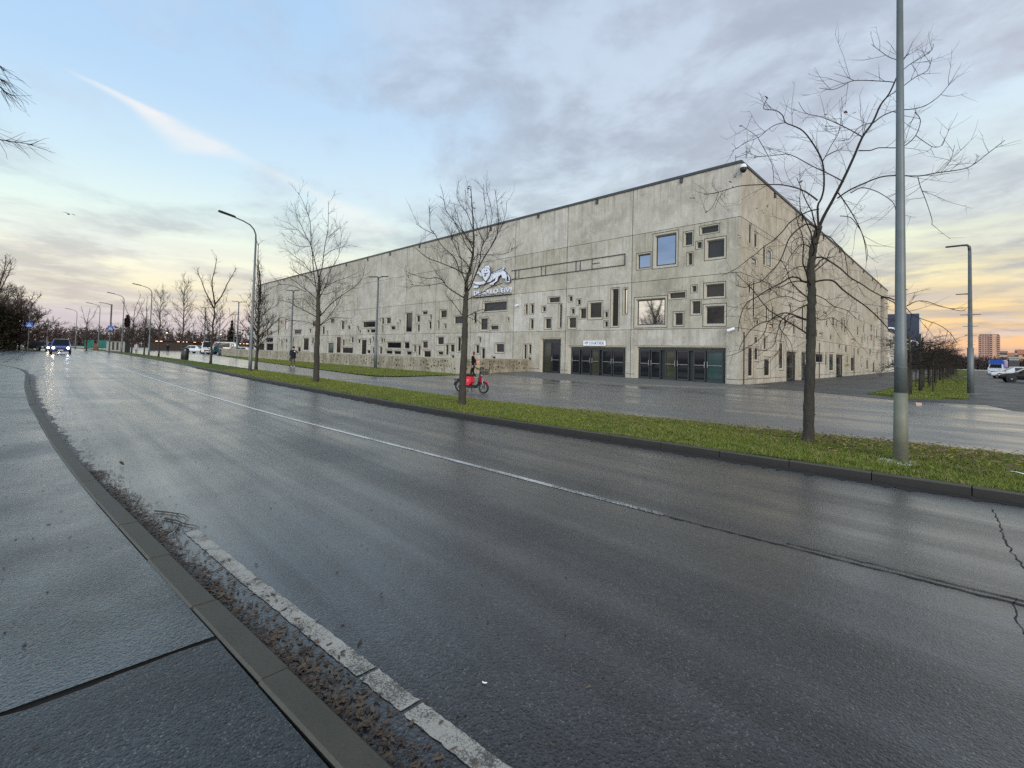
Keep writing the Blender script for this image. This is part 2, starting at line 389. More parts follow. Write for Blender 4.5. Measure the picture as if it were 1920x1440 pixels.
# verge with its turf
mb = MB(); rings = []
for x in np.arange(-200, 30.1, .5):
    y0, y1 = kf(x)+.148, ge(x); row = []
    for k in range(9):
        t = k/8; row.append((x, y0+(y1-y0)*t + (0.05*math.sin(x*3.1)+.04*math.sin(x*7.3) if k == 8 else 0), .105+.05*math.sin(math.pi*t)-.07*t+.008*math.sin(x*2.3+k)))
    row.append((x, row[-1][1]+.03, -.02)); rings.append(row)
mb.grid(rings, False); struct(mb.build('verge', 'lawn', smooth=True))
def verge_z(x, y):
    t = min(1, max(0, (y-kf(x)-.148)/max(.1, ge(x)-kf(x)-.148))); return .105+.05*math.sin(math.pi*t)-.07*t
def turf(name, pts_fn, n, h0, h1, w, label):
    rng = np.random.default_rng(5); V = np.zeros((n*3, 3)); P = pts_fn(rng, n)
    a = rng.uniform(0, 2*np.pi, n); cl_ = .5+.5*np.sin(P[:, 0]*5.1+np.sin(P[:, 1]*4.3)*2)*np.sin(P[:, 1]*6.7+np.sin(P[:, 0]*2.9)*2); h = rng.uniform(h0, h1, n)*(.45+.9*cl_); lean = rng.normal(0, .5, (n, 2))*h[:, None]
    dx = np.cos(a)*w; dy = np.sin(a)*w
    V[0::3, 0] = P[:, 0]-dx; V[0::3, 1] = P[:, 1]-dy; V[0::3, 2] = P[:, 2]
    V[1::3, 0] = P[:, 0]+dx; V[1::3, 1] = P[:, 1]+dy; V[1::3, 2] = P[:, 2]
    V[2::3, 0] = P[:, 0]+lean[:, 0]; V[2::3, 1] = P[:, 1]+lean[:, 1]; V[2::3, 2] = P[:, 2]+h
    me = bpy.data.meshes.new(name); me.vertices.add(n*3); me.loops.add(n*3); me.polygons.add(n)
    me.vertices.foreach_set('co', V.ravel()); me.loops.foreach_set('vertex_index', np.arange(n*3)); me.polygons.foreach_set('loop_start', np.arange(0, n*3, 3))
    me.materials.append(M['grass_blade']); me.update(); me.validate()
    return tag(link(name, me), label, 'grass', kind='stuff')
def verge_pts(rng, n):
    x = -12+14.5*np.sqrt(rng.uniform(0, 1, n)); x = np.where(rng.uniform(0, 1, n) < .35, rng.uniform(-34, -8, n), x)
    y0 = np.interp(x, [a for a, _ in KFs], [b for _, b in KFs])+.15; y1 = np.interp(x, [a for a, _ in GEs], [b for _, b in GEs])+.03
    t = rng.uniform(0, 1, n); return np.stack([x, y0+(y1-y0)*t, .100+.05*np.sin(np.pi*t)-.07*t], 1)
turf('grass', verge_pts, 170000, .02, .075, .006, 'short green grass growing on the verge beside the road')
# ground between the verge and the building
sheet('plaza', 'plaza_asphalt', [(-230, 3), (60, 3), (60, 60), (-230, 60)], -.03+.018)
LAWN = [(-92, 21.9), (-92, 20.9), (-82, 19.7), (-56.4, 16.8), (-33.9, 14.9), (-28, 14.5), (-26, 14.7), (-25.3, 15.6), (-25.4, 17.5), (-26.2, 20.9), (-26.6, 21.9)]
sheet('path', 'path_paving', [(-140, 10), (-100, 10.3), (-60, 10.5), (-36, 10.4), (-24, 10.5), (-24.4, 14.8), (-26, 16), (-33.9, 16), (-56.4, 18), (-82, 20.5), (-92, 21.5), (-140, 24)], -.006)
sheet('lawn', 'lawn', LAWN, .03)
def lawn_pts(rng, n):
    x = rng.uniform(-70, -25.4, n); lo = np.interp(x, [-92, -82, -56.4, -33.9, -28, -26, -25.3], [20.9, 19.7, 16.8, 14.9, 14.5, 14.7, 15.6]); t = rng.uniform(0, 1, n)
    return np.stack([x, lo+(21.2-lo)*t, np.full(n, .03)], 1)
turf('grass', lawn_pts, 30000, .03, .08, .012, 'mown green grass on the lawn before the low perforated wall')
AP = [(-28.8, Y0-.02), (-27.2, 25.6), (-24.8, 25.1), (-19, 24.3), (-13.6, 24.5), (-10.6, 25.9), (-9.2, 28.2), (-9.0, Y0+1)]
plain('apron_paving', (.135, .128, .115), .7, var=.25, scale=1.5)
mb = MB(); mb.grid([[(x, y, -.05) for x, y in AP], [(x, y, .05) for x, y in AP]], True, False, True); struct(mb.build('entrance_apron', 'apron_paving'))
sheet('forecourt', 'forecourt_asphalt', [(-9.05, 29.3), (-6.5, 29.35), (-2.1, 26.9), (.45, 28.0), (1.1, 25.5), (30, 27), (40, 240), (-10.5, 240), (-10.46, 31)], -.004)
for poly in ([(-3.9, 30.3), (-2.2, 28.9), (-.3, 31.4), (-.05, 36), (-.05, 84), (-4.4, 84), (-3.7, 41)], [(-4.4, 96), (-.05, 96), (-.05, 165), (-4.2, 165)], [(-4.2, 172), (-.05, 172), (-.05, 216), (-4, 216)]):
    mb = MB(); mb.grid([[(x, y, -.02) for x, y in poly], [(x, y, .04) for x, y in poly]], True, False, True); struct(mb.build('lawn', 'lawn'))
def rl_pts(rng, n):
    y = 29+46*rng.uniform(0, 1, n)**1.5; x = rng.uniform(-3.6, -.1, n); return np.stack([x, np.maximum(y, 29.4+np.abs(x+2.2)*.9), np.full(n, .04)], 1)
turf('grass', rl_pts, 12000, .03, .09, .012, 'grass under the row of clipped trees beside the drive')
plain('pale_kerb', (.5, .48, .44), .6)
mb = MB(); mb.box(-8, 218, 0, 30, 218.4, .18); struct(mb.build('kerb', 'pale_kerb'))
# markings
def line(name, fn, x0, x1, w, z=.004, m='road_paint', step=.5, jit=.0):
    n = max(1, int((x1-x0)/step)); mb = MB()
    mb.grid([[(x0+(x1-x0)*i/n, fn(x0+(x1-x0)*i/n)-w/2+random.gauss(0, jit), z), (x0+(x1-x0)*i/n, fn(x0+(x1-x0)*i/n)+w/2+random.gauss(0, jit), z)] for i in range(n+1)], False)
    return struct(mb.build(name, m))
t = mat('centre_paint'); co = oc(t); a = t.noise(co, 60, 4, .75); b = t.noise(co, 1.6, 5); fx = t.n('MapRange', {0: t.n('SeparateXYZ', {0: co}).outputs[0], 1: -14, 2: -2.5, 3: .12, 4: -.05}).outputs[0]
wr = t.ramp(t.m('ADD', t.m('ADD', a.outputs[0], fx), t.m('MULTIPLY', t.m('SUBTRACT', b.outputs[0], .5), .5)), [(.40, 0), (.52, 1)]); t.out(base=t.mix(wr, (.05, .05, .05), (.56, .56, .54)), rough=.42)
line('centre_line', cl, -140, -2.3, .085, m='centre_paint')
plain('crack', (.016, .016, .017), .8)
edge0 = lambda x: float(np.interp(x, [-4.9, -3.58, -2.79, -1.43, 2], [1.0, 1.105, 1.18, 1.315, 1.66]))
edge = lambda x: edge0(x)
ex = [gnd(q, w)[0] for q, w in ((690, 1262), (770, 1328))]
for a, b in ((-4.9, ex[0]-.012), (ex[0]+.012, ex[1]-.012), (ex[1]+.012, 3)): line('edge_line', edge, a, b, .105, step=.03, jit=.003)
for x in np.arange(-80, -33, 4.6): line('edge_line', lambda q: .03, float(x), float(x)+2.1, .30)
for x in np.arange(-38, -34, .9): line('give_way_mark', lambda q: -.62+.0*q, float(x), float(x)+.5, .3)
def crack(pts, w, z=.0035, amp=.02):
    mb = MB(); rings = []
    for (xa, ya), (xb, yb) in zip(pts, pts[1:]):
        n = max(2, int(math.hypot(xb-xa, yb-ya)/.06))
        for i in range(n):
            t = i/n; d = Vector((-(yb-ya), xb-xa, 0)).normalized(); ww = w*random.uniform(.3, 1.2); j = random.gauss(0, amp)
            p = Vector((xa+(xb-xa)*t, ya+(yb-ya)*t, z))+d*j; rings.append([p-d*ww/2, p+d*ww/2])
    mb.grid(rings, False); return struct(mb.build('road_crack', 'crack'))
crack([(x, cl(x)-.02) for x in np.arange(-2.3, 1.2, .3)], .030, amp=.006)
crack([(x, cl(x)+.07) for x in np.arange(-1.2, 1.2, .3)], .018, amp=.006)
g = lambda x, y: tuple(gnd(x, y)[:2])
crack([g(1862, 955), g(1876, 985), g(1884, 1015), g(1905, 1045), g(1935, 1080)], .013, amp=.009)
crack([g(1897, 1120), g(1905, 1160), g(1930, 1200)], .010, amp=.012)
# gutter dirt (washed along the kerbs) with a ragged edge
mb = MB(); rings = []
for x in np.arange(-33, 1.5, .022):
    w = .02+.05*abs(math.sin(x*2.1))+.05*random.random()+.10*random.random()**4+(.05 if -7 < x < -3.4 else 0); w *= (.75+.03*abs(x))
    rings.append([(x, kn(x), .003), (x, kn(x)+w, .003)])
mb.grid(rings, False); struct(mb.build('gutter_dirt', 'gutter_mud'))
mb = MB(); rings = []
for x in np.arange(-40, 6, .06):
    w = .16+.10*abs(math.sin(x*1.7))*random.random()+.20*random.random()**3
    rings.append([(x, kf(x)-w, .003), (x, kf(x), .003)])
mb.grid(rings, False); struct(mb.build('gutter_dirt', 'dirt_and_hole_shade'))
# fallen leaves
def leaf(mb, x, y, z, s, flat=.35):
    a = random.uniform(0, 6.28); c, q = math.cos(a), math.sin(a); t1, t2 = random.gauss(0, flat), random.gauss(0, flat); w = random.uniform(.22, .5)
    P = []
    for u, v in ((-1, 0), (-.3, w), (.45, w*.8), (1, 0), (.45, -w*.8), (-.3, -w)):
        P.append((x+s*(u*c-v*q), y+s*(u*q+v*c), z+s*max(0, .12+u*t1*.4+abs(v)*t2+.12*u*u)))
    mb.face([P[0], P[1], P[2], P[3]]); mb.face([P[0], P[3], P[4], P[5]])
random.seed(11); mb = MB()
for i in range(8500):
    x = -random.uniform(.6, 8) if i < 7000 else -random.uniform(6, 30); dens = .5+.5*math.sin(x*3.3)*math.sin(x*1.27+1)
    if random.random() > .35+.65*dens: continue
    d = abs(random.gauss(0, .11 if x > -8 else .2))+.01
    mb.mat(0 if random.random() < .5 else 1); leaf(mb, x, kn(x)+d, .004+random.random()*.025*max(0, 1-d/.15), random.uniform(.007, .026), .18)
tag(mb.build('leaf_litter', ['dead_leaf', 'leaf_dark']), 'wet brown leaf litter gathered in the gutter along the near kerb', 'leaves', kind='stuff')
mb = MB()
for i in range(420):
    x = -random.uniform(1.6, 16)*random.random()**.4; mb.mat(0 if random.random() < .3 else 1)
    leaf(mb, x, kn(x)-.2-random.random()*4, .092, random.uniform(.006, .02))
for i in range(260):
    x = -random.uniform(.4, 22); y = kn(x)+.3+abs(random.gauss(0, 1.0)); mb.mat(1 if random.random() < .7 else 0); leaf(mb, x, min(y, 7), .004, random.uniform(.006, .018))
tag(mb.build('leaf_litter', ['dead_leaf', 'leaf_dark']), 'scattered wet leaf scraps on the near pavement and the road', 'leaves', kind='stuff')
mb = MB()
for i in range(2600):
    cx, cy = random.choice([(-1.9, 10.4), (-1.0, 11.0), (.2, 11.3), (-2.8, 11.0), (-6, 9.8), (.6, 10.2)]); x, y = random.gauss(cx, 1.2), random.gauss(cy, .7)
    if not kf(x)+.2 < y < ge(x): continue
    mb.mat(0 if random.random() < .7 else 1); leaf(mb, x, y, verge_z(x, y)+random.uniform(.06, .10), random.uniform(.022, .048), .6)
tag(mb.build('leaf_litter', ['dead_leaf', 'yellow_leaf']), 'brown and yellow leaves lying in the verge grass below the leaning tree', 'leaves', kind='stuff')
mb = MB(); p = gnd(485, 1098); random.seed(4); leaf(mb, p.x, p.y, .008, .03, .8); tag(mb.build('fallen_leaf', 'dead_leaf'), 'curled brown leaf lying alone on the white edge line', 'leaf')
mb = MB(); p = gnd(228, 873); leaf(mb, p.x, p.y, .01, .05, .8); tag(mb.build('fallen_leaf', 'leaf_dark'), 'dark wad of wet leaf lying out on the road lane', 'leaf')
def twig(pts, label, r=.007):
    mb = MB(); P = [gnd(*q, .012) for q in pts[0]]; mb.tube(P, [r*(1-.6*i/(len(P)-1)) for i in range(len(P))], 5)
    for sub in pts[1:]: Q = [gnd(*q, .014) for q in sub]; mb.tube(Q, [r*.6*(1-.6*i/(len(Q)-1)) for i in range(len(Q))], 5)
    tag(mb.build('fallen_twig', 'bark'), label, 'twig')
twig([[(290, 958), (320, 961), (345, 965), (355, 972)], [(330, 963), (340, 970)]], 'longest dark twig lying across the gutter edge by the leaf pile')
twig([[(308, 972), (332, 976), (345, 982), (368, 986)], [(340, 980), (328, 998), (320, 1005)], [(345, 982), (352, 974)]], 'forked dark twig lying on the road next to the leaf pile', .008)
twig([[(565, 1222), (585, 1212), (592, 1205)], [(585, 1212), (560, 1216)]], 'small hooked twig lying between the leaf litter and the white line', .006)
twig([[(258, 1038), (284, 1033), (303, 1030)]], 'thin straight stick lying across the near kerb stone', .005)
# ------------------------------------------------------------------ the arena
WL = [(1196,477,1218.7,501.7,'m'),(1229.5,441,1265.4,496,'m'),(1284.5,437.3,1296.7,458,''),(1315,425,1345.6,435,''),(1307.4,455,1314.3,464,''),(1326.5,451,1355.5,481,'b'),(1290.6,475.5,1296.7,495.4,''),
(1194,562,1245,608.5,'l'),(1255.7,549.5,1283.3,558,''),(1298,537,1304.4,546,''),(1324,534,1355.5,555,''),(1298,566,1311.6,587,''),(1265.6,588,1278.6,608.5,''),(1324,575.7,1355.5,606,''),
(1147.5,543,1158,610.6,'n'),(1170,542,1174.6,587.7,'l'),(1067,556.5,1072,563.8,'n'),(1082.5,562.7,1087.5,570.4,'n'),(1071,579.8,1076,587.7,''),(1088,579.4,1098,596,''),(1105.8,569,1126,594.6,''),(1134,585.6,1138.5,594,''),(1134,603.8,1138.5,612,''),(1066.7,596.7,1078.8,613.8,''),
(1029.4,558.5,1048.5,566,''),(1048.5,571.5,1052.3,613.8,''),(984.6,572,988,588,''),(995,571.5,999.6,587,''),(1017,575.8,1022,583,''),(1022.5,598.5,1032,614.8,''),(994.4,599.6,999,615.8,''),(982,647,986,673,''),(991,646.7,995,662.7,''),(990,671,994.5,674,''),
(906.7,567.5,949,581.7,'b'),(888,586.7,892.5,605,'n'),(900.8,598.3,913,617.5,'b'),(919.7,611.7,933.3,617.5,'b'),(951.3,596.7,954,601,''),(897.5,633.3,900.8,640.8,''),(891.7,648,897.5,661.7,''),(902.5,654,908,673,'n'),(930,646,944,659.5,''),(922.5,669.7,928,673,'n'),
(851.7,594,868,606,'b'),(825.8,583,836.7,594.7,'n'),(820,602.5,823,616,'n'),(832.5,608.7,836,615,''),(820,633,831,645,'n'),(857.5,633,863,658,'n'),(835,647,839.7,665,''),(844,647,851,659,'n'),(821,660,830,664.7,'n'),(846,666.7,850.5,671,''),
(760,588,771.7,621.7,''),(781,592.5,786.7,603,'n'),(791.7,584.5,800.8,589,'n'),(805.5,591.7,808.7,598,''),(782,609.5,786,620.5,'n'),(803.7,603.7,808,616,''),(757.5,642.5,766.7,653,''),(791.7,641,801,651.7,''),(775,648,779,659,''),(783,648.7,787.5,665,''),(761.7,659.5,771,665,'n'),(794,659,806.7,669.7,'n'),
(724,596.7,732,606,''),(715,597,719,607.5,''),(711,597.5,713,602,''),(715,612,718,623,''),(732.5,612.5,740.5,617.5,'n'),(744,606,746,616.7,''),(749,601,751,606,''),(725,642.5,751.3,652,''),(723,658,735,663,'n'),(738,658.7,751,663.7,'n'),(711,651.7,715.5,663,''),(713.5,635.5,717,642,'n'),(718.5,635.5,721.5,642,'n'),
(680,603.7,703,613,''),(687.5,618.7,691.7,623,''),(694,618,703,623,''),(669,613,672,619,'n'),(673,619,676,625,'n'),(676.7,638,686,664,'n'),(688,657,694,662,'n'),(697.5,652,700.5,661.7,''),(698,632.5,701,639.7,'n'),(691.7,636,694.7,644,'n'),(671,636.7,675,643,'n'),
(639.5,603,644.7,616.7,''),(651.7,612,656,616.7,''),(648,602.5,650,606.7,''),(629.7,633,638,661,'n'),(641,652.5,661,661.7,'n'),(658,633,662,642,''),(641.7,638,645.5,647.5,'n'),(648,638,649.7,643,''),(653,638,655,643,''),
(611,598,618,605,'l'),(619,598,626.7,605,''),(603.7,613,608,626,'n'),(612,621.7,614.7,626,''),(614,644,624.7,661.7,'t'),(602.5,638,604,643,''),(585,603,591.7,611.7,'n'),(579.7,617.5,583,623,''),(568,635,578,656,'n'),(584,633.7,587.5,644,'n'),(557.5,651.7,563,660,'n'),
(533,599.5,540,618,'l'),(545,602.5,549,609,''),(551,619,564.7,625.5,''),(520,599,523,626.7,''),(491,611.7,496.5,627.5,'l'),(499,617.5,503,627.5,''),(505.5,622,510,627.5,''),(526,602.5,529,606.7,'l'),(494,580,496.7,588,'l'),(484,579,486.5,590,''),(487.5,579,490,588,''),(498,633.7,511.7,641,''),(498,644.7,511.7,656.7,''),(484,644.7,495,657.5,'n'),(526,638.7,529,649,''),(547.5,634,550,649,''),(542.5,643,544.7,657.5,''),(518,646,520,657.5,''),(522,636,524,640,''),(531,635,533,640,''),(534.5,637,538.5,641,''),(530,650,531.5,656,''),(535,648,537,657,'')]
WR = [(1405.3,422,1409,455.5,'n'),(1415.3,439.5,1420,461.7,''),(1432,465,1435.6,495.6,'n'),(1440,471,1446.7,499,'l'),(1410,485.5,1419,494.5,'l'),(1405,532,1408.3,548,'n'),(1412.8,528,1416,592,'n'),(1441.7,540,1446.7,548,'l'),(1437,575,1439.6,603.7,'n'),(1448,579.5,1451,597,'n'),(1443,608.4,1451,615.5,'l'),(1419,600.8,1423,606.7,''),(1471,595,1475,611,'n'),(1480,572,1484.5,585.4,'l'),(1488,602,1491,625.5,'n'),(1504,576,1507.5,622,'n'),
(1530,588,1534.6,602,'l'),(1543.5,586.6,1551,592,'l'),(1549.4,602,1552,610,''),(1529,623,1533,631.4,''),(1536.4,625.5,1543.5,632,'l'),(1556.5,630,1560,635.6,''),(1404,653.3,1411,704,'n'),(1416,653.3,1421,674,'n'),(1415.4,633,1421,642,''),(1433,634,1437,654,'n'),(1434,675,1443,703.5,'n'),(1462,645,1468,690,''),(1471.5,640,1475.6,656,'n'),(1530,664.5,1543.5,678.7,''),(1548,664.5,1551,684.6,''),(1555.5,665,1563,694,'t'),
(1588,668,1590.5,680,''),(1596,671,1601.7,695,'n'),(1625,675.5,1628,692,'n'),(1637,680,1640,698,'n'),(1560.5,598.5,1565,610,'n'),(1567.6,604.7,1570,614.4,''),(1577,600,1581,616,'n'),(1582.5,600.5,1586,623,''),(1588.5,604.7,1590,616,''),(1597,637,1603,643,'l'),(1607,614,1610,628,'n'),(1615.6,632.5,1618,643.6,'n'),(1619,609,1621,622,''),(1632,610,1635,620,''),(1638.5,616,1640,623,''),(1620.5,629,1622,638,''),(1626.7,633,1628,646,''),(1631,630,1635.7,636.7,''),(1638,637,1640,648,''),(1643.5,579,1646.5,599,''),(1640,589,1642.3,599,''),(1592,580,1594,592,''),(1610,592,1612,602,''),(1573,640,1576,652,'n'),(1585,648,1588,660,'n'),(1608,655,1611,664,''),(1630,655,1633,664,''),(1644,660,1646,672,''),(1643,620,1645,634,'n')]
plain('groove_dark', (.13, .115, .09), .9)  # grooves round the windows, coloured darker than the trim
GM = {'': 'glass_dark', 'n': 'glass_brown', 'b': 'glass_blind', 'm': 'glass_mirror', 'l': 'glass_lit', 't': 'glass_teal'}
arena = thing('arena_building', 'long concrete sports arena with small scattered square windows beside the wet plaza', 'building', (X0, Y0, 0))
frF = lambda s, z, d: (s, Y0+d, z)
frS = lambda s, z, d: (X0-d, s, z)
XL, YF = -106.15, 104.0
def rects(lst, fn, along_front):
    out = []
    for a, b, c, d, k in lst:
        s0 = fn(a, (b+d)/2)[0]; s1 = fn(c, (b+d)/2)[0]; zt = fn((a+c)/2, b)[1]; zb = fn((a+c)/2, d)[1]
        out.append([s0, s1, max(zb, .25), zt, k, (c-a)*(d-b)])
    return out
RF = rects(WL, front, True); RS = rects(WR, side, False)
for R in (RF, RS):                                   # keep a margin round each opening and clear of the joints
    R.sort(key=lambda r: -r[5]); done = []
    for r in R:
        m = min(.26, max(.12, .10+.13*min(r[1]-r[0], r[3]-r[2])))
        for zj in (Z1, Z2, Z3):
            if r[2] < zj < r[3]:
                if zj-r[2] > r[3]-zj: r[3] = zj-.12
                else: r[2] = zj+.12
        def o(r, m): return (r[0]-m, r[1]+m, r[2]-m, r[3]+m)
        ok = False
        for mm in (m, m*.7, m*.45, .06, .03):
            a = o(r, mm)
            if all(a[0] >= b[1] or a[1] <= b[0] or a[2] >= b[3] or a[3] <= b[2] for b in [x[6] for x in done]) and all(not a[2]-.03 < zj < a[3]+.03 for zj in (Z1, Z2, Z3)): ok = True; break
        if not ok: r.append(None); continue
        r.append(a); r.append(mm); done.append(r)
    R[:] = [r for r in R if r[6]]
# door openings: (s0, s1, ztop, mullion fractions, handles)
def px_s(fn, x, y): return fn(x, y)[0]
DF = [(px_s(front, 1015, 680), px_s(front, 1048, 680), front(1031, 638)[1]), (px_s(front, 1068, 690), px_s(front, 1169, 690), front(1118, 653)[1]), (px_s(front, 1195, 690), px_s(front, 1356.5, 690), front(1275, 654)[1])]
DS = [(px_s(side, 1476, 690), px_s(side, 1495.7, 690), side(1486, 662)[1]), (px_s(side, 1504, 690), px_s(side, 1514, 690), side(1509, 663)[1]), (px_s(side, 1568.6, 685), px_s(side, 1583, 685), side(1576, 667)[1]), (px_s(side, 1615, 685), px_s(side, 1617.6, 685), side(1616, 671)[1])]
def clear(R, D): R[:] = [r for r in R if not any(r[6][0] < b+.2 and r[6][1] > a-.2 and r[6][2] < zt+.2 for a, b, zt in D)]
clear(RF, DF); clear(RS, DS)
STRIP = (95.2, 99.4, .25, 12.6)
RS[:] = [r for r in RS if r[6][1] < STRIP[0]-.1 or r[6][0] > STRIP[1]+.1]
def wall(mb, fr, s0, s1, z0, z1, holes, flip=False):
    S = sorted({s0, s1, *[h for r in holes for h in (r[0], r[1]) if s0 < h < s1]}); Z = sorted({z0, z1, *[h for r in holes for h in (r[2], r[3]) if z0 < h < z1]})
    for za, zb in zip(Z, Z[1:]):
        zm = (za+zb)/2; act = [h for h in holes if h[2] < zm < h[3]]; run = None
        for sa, sb in zip(S, S[1:]):
            sm = (sa+sb)/2; solid = not any(h[0] < sm < h[1] for h in act)
            if solid: run = (run[0], sb) if run else (sa, sb)
            if (not solid or sb == S[-1]) and run:
                q = [fr(run[0], za, 0), fr(run[1], za, 0), fr(run[1], zb, 0), fr(run[0], zb, 0)]; mb.face(q[::-1] if flip else q); run = None
            elif not solid: run = None
def joints(mb, fr, segs):
    for s0, s1, z0, z1 in segs: mb.face([fr(s0, z0, .022), fr(s1, z0, .022), fr(s1, z1, .022), fr(s0, z1, .022)])
SEAM_F = [-18.14, -24.31]+[-30.5-6.18*i for i in range(13)]
SEAM_S = [Y0+7.7+6.2*i for i in range(11)]
def facade(name, fr, smin, smax, seams, R, D, extra, flip):
    g = .020
    holes = [r[6] for r in R] + [(a, b, -1, zt) for a, b, zt in [(a-.22, b+.22, zt+.22) for a, b, zt in D]] + extra
    ss = sorted([smin]+[s for s in seams if smin < s < smax]+[smax]); zz = [0, .34, Z1, Z2, Z3, H]
    mb = MB()
    for sa, sb in zip(ss, ss[1:]):
        for za, zb in zip(zz, zz[1:]):
            a, b, c, d = sa+(g if sa != smin else 0), sb-(g if sb != smax else 0), za+(g*.8 if za else 0), zb-(g*.8 if zb != H else 0)
            hs = [h for h in holes if h[0] < b and h[1] > a and h[2] < d and h[3] > c]
            wall(mb, fr, a, b, c, d, hs, flip)
    jm = MB()
    def cut(s0, s1, z0, z1):                          # joint backing, broken at the openings
        segs = [(s0, s1, z0, z1)]; vert = (s1-s0) < (z1-z0)
        for h in holes:
            n = []
            for q in segs:
                if h[0] >= q[1] or h[1] <= q[0] or h[2] >= q[3] or h[3] <= q[2]: n.append(q); continue
                if vert: n += [x for x in ((q[0], q[1], q[2], h[2]), (q[0], q[1], h[3], q[3])) if x[3]-x[2] > .02]
                else: n += [x for x in ((q[0], h[0], q[2], q[3]), (h[1], q[1], q[2], q[3])) if x[1]-x[0] > .02]
            segs = n
        joints(jm, fr, segs)
    for s in ss[1:-1]: cut(s-.05, s+.05, .02, H-.02)
    for z in zz[1:-1]: cut(smin+.02, smax-.02, z-.05, z+.05)
    w = wmesh(mb, 'wall', 'concrete', arena); j = wmesh(jm, 'panel_joint', 'dirt_and_hole_shade', w)
    return w
wf = facade('wall', frF, XL, X0, SEAM_F, RF, DF, [], False)
ws = facade('wall', frS, Y0, YF, SEAM_S, RS, DS, [STRIP], False)
mb = MB()                                              # back and far walls, roof
mb.face([(XL, Y0, 0), (XL, Y0, H), (XL, YF, H), (XL, YF, 0)]); mb.face([(XL, YF, 0), (XL, YF, H), (X0, YF, H), (X0, YF, 0)]); wmesh(mb, 'wall', 'concrete', arena)
mb = MB(); mb.face([(XL, Y0, H-.05), (X0, Y0, H-.05), (X0, YF, H-.05), (XL, YF, H-.05)]); wmesh(mb, 'roof', 'forecourt_asphalt', arena)
mb = MB(); e = .07
mb.grid([[(XL-e, Y0-e, z), (X0+e, Y0-e, z), (X0+e, YF+e, z), (XL-e, YF+e, z)] for z in (H-.05, H+.12)], True, False, False)
for z in (H+.12, H-.05): mb.grid([[(XL-e, Y0-e, z), (X0+e, Y0-e, z), (X0+e, YF+e, z), (XL-e, YF+e, z)], [(XL+.5, Y0+.5, z), (X0-.5, Y0+.5, z), (X0-.5, YF-.5, z), (XL+.5, YF-.5, z)]][:: (1 if z > H else -1)], True)
wmesh(mb, 'roof_coping', 'coping', arena)
def ring(mb, fr, A, da, B, db):
    pa = [(A[0], A[2]), (A[1], A[2]), (A[1], A[3]), (A[0], A[3])]; pb = [(B[0], B[2]), (B[1], B[2]), (B[1], B[3]), (B[0], B[3])]
    mb.grid([[fr(*p, da) for p in pa], [fr(*p, db) for p in pb]], True)
def window_geo(mb, fr, r, mg=1):
    O = r[6]; m = r[7]; I = (r[0], r[1], r[2], r[3]); B = tuple(o+(i-o)*.66 for o, i in zip(O, I))
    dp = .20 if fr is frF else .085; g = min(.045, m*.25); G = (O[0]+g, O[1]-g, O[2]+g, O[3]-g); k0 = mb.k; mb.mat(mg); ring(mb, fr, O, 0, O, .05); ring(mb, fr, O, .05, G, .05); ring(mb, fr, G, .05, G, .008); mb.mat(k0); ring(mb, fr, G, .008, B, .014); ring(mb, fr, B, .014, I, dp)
def frame_geo(mb, fr, r, d=.25):
    d = .16 if fr is frF else .06
    I = (r[0], r[1], r[2], r[3]); f = min(.05, .18*min(r[1]-r[0], r[3]-r[2])); J = (I[0]+f, I[1]-f, I[2]+f, I[3]-f)
    ring(mb, fr, I, d, J, d); ring(mb, fr, J, d, J, d+.04); ring(mb, fr, I, d, I, d+.03); return J
allw = [(r, frF) for r in RF]+[(r, frS) for r in RS]; allw.sort(key=lambda q: -q[0][5])
for r, fr in allw[:96]:
    mb = MB(); window_geo(mb, fr, r); w = wmesh(mb, 'window', ['trim_concrete', 'groove_dark'], arena)
    mb = MB(); J = frame_geo(mb, fr, r); wmesh(mb, 'frame', 'dark_metal', w)
    dp = .19 if fr is frF else .082; mb = MB(); mb.face([fr(J[0], J[2], dp), fr(J[1], J[2], dp), fr(J[1], J[3], dp), fr(J[0], J[3], dp)]); wmesh(mb, 'pane', GM[r[4]], w)
mb = MB(); keys = list(GM)
for r, fr in allw[96:]:
    mb.mat(0); window_geo(mb, fr, r, 8); mb.mat(1); J = frame_geo(mb, fr, r); mb.mat(2+keys.index(r[4]))
    dp = .19 if fr is frF else .082; mb.face([fr(J[0], J[2], dp), fr(J[1], J[2], dp), fr(J[1], J[3], dp), fr(J[0], J[3], dp)])
o = wmesh(mb, 'window', ['trim_concrete', 'dark_metal']+[GM[k] for k in keys]+['groove_dark'], arena); o['kind'] = 'stuff'
# stair window strip near the far end of the side wall
mb = MB(); ring(mb, frS, STRIP, 0, STRIP, .4); w = wmesh(mb, 'stair_window', 'trim_concrete', arena)
mb = MB()
for k in range(9):
    z = STRIP[2]+(STRIP[3]-STRIP[2])*k/8; mb.face([frS(STRIP[0], max(STRIP[2], z-.1), .38), frS(STRIP[1], max(STRIP[2], z-.1), .38), frS(STRIP[1], min(STRIP[3], z+.1), .38), frS(STRIP[0], min(STRIP[3], z+.1), .38)])
wmesh(mb, 'frame', 'dark_metal', w)
mb = MB(); mb.face([frS(STRIP[0], STRIP[2], .40), frS(STRIP[1], STRIP[2], .40), frS(STRIP[1], STRIP[3], .40), frS(STRIP[0], STRIP[3], .40)]); wmesh(mb, 'pane', 'glass_brown', w)
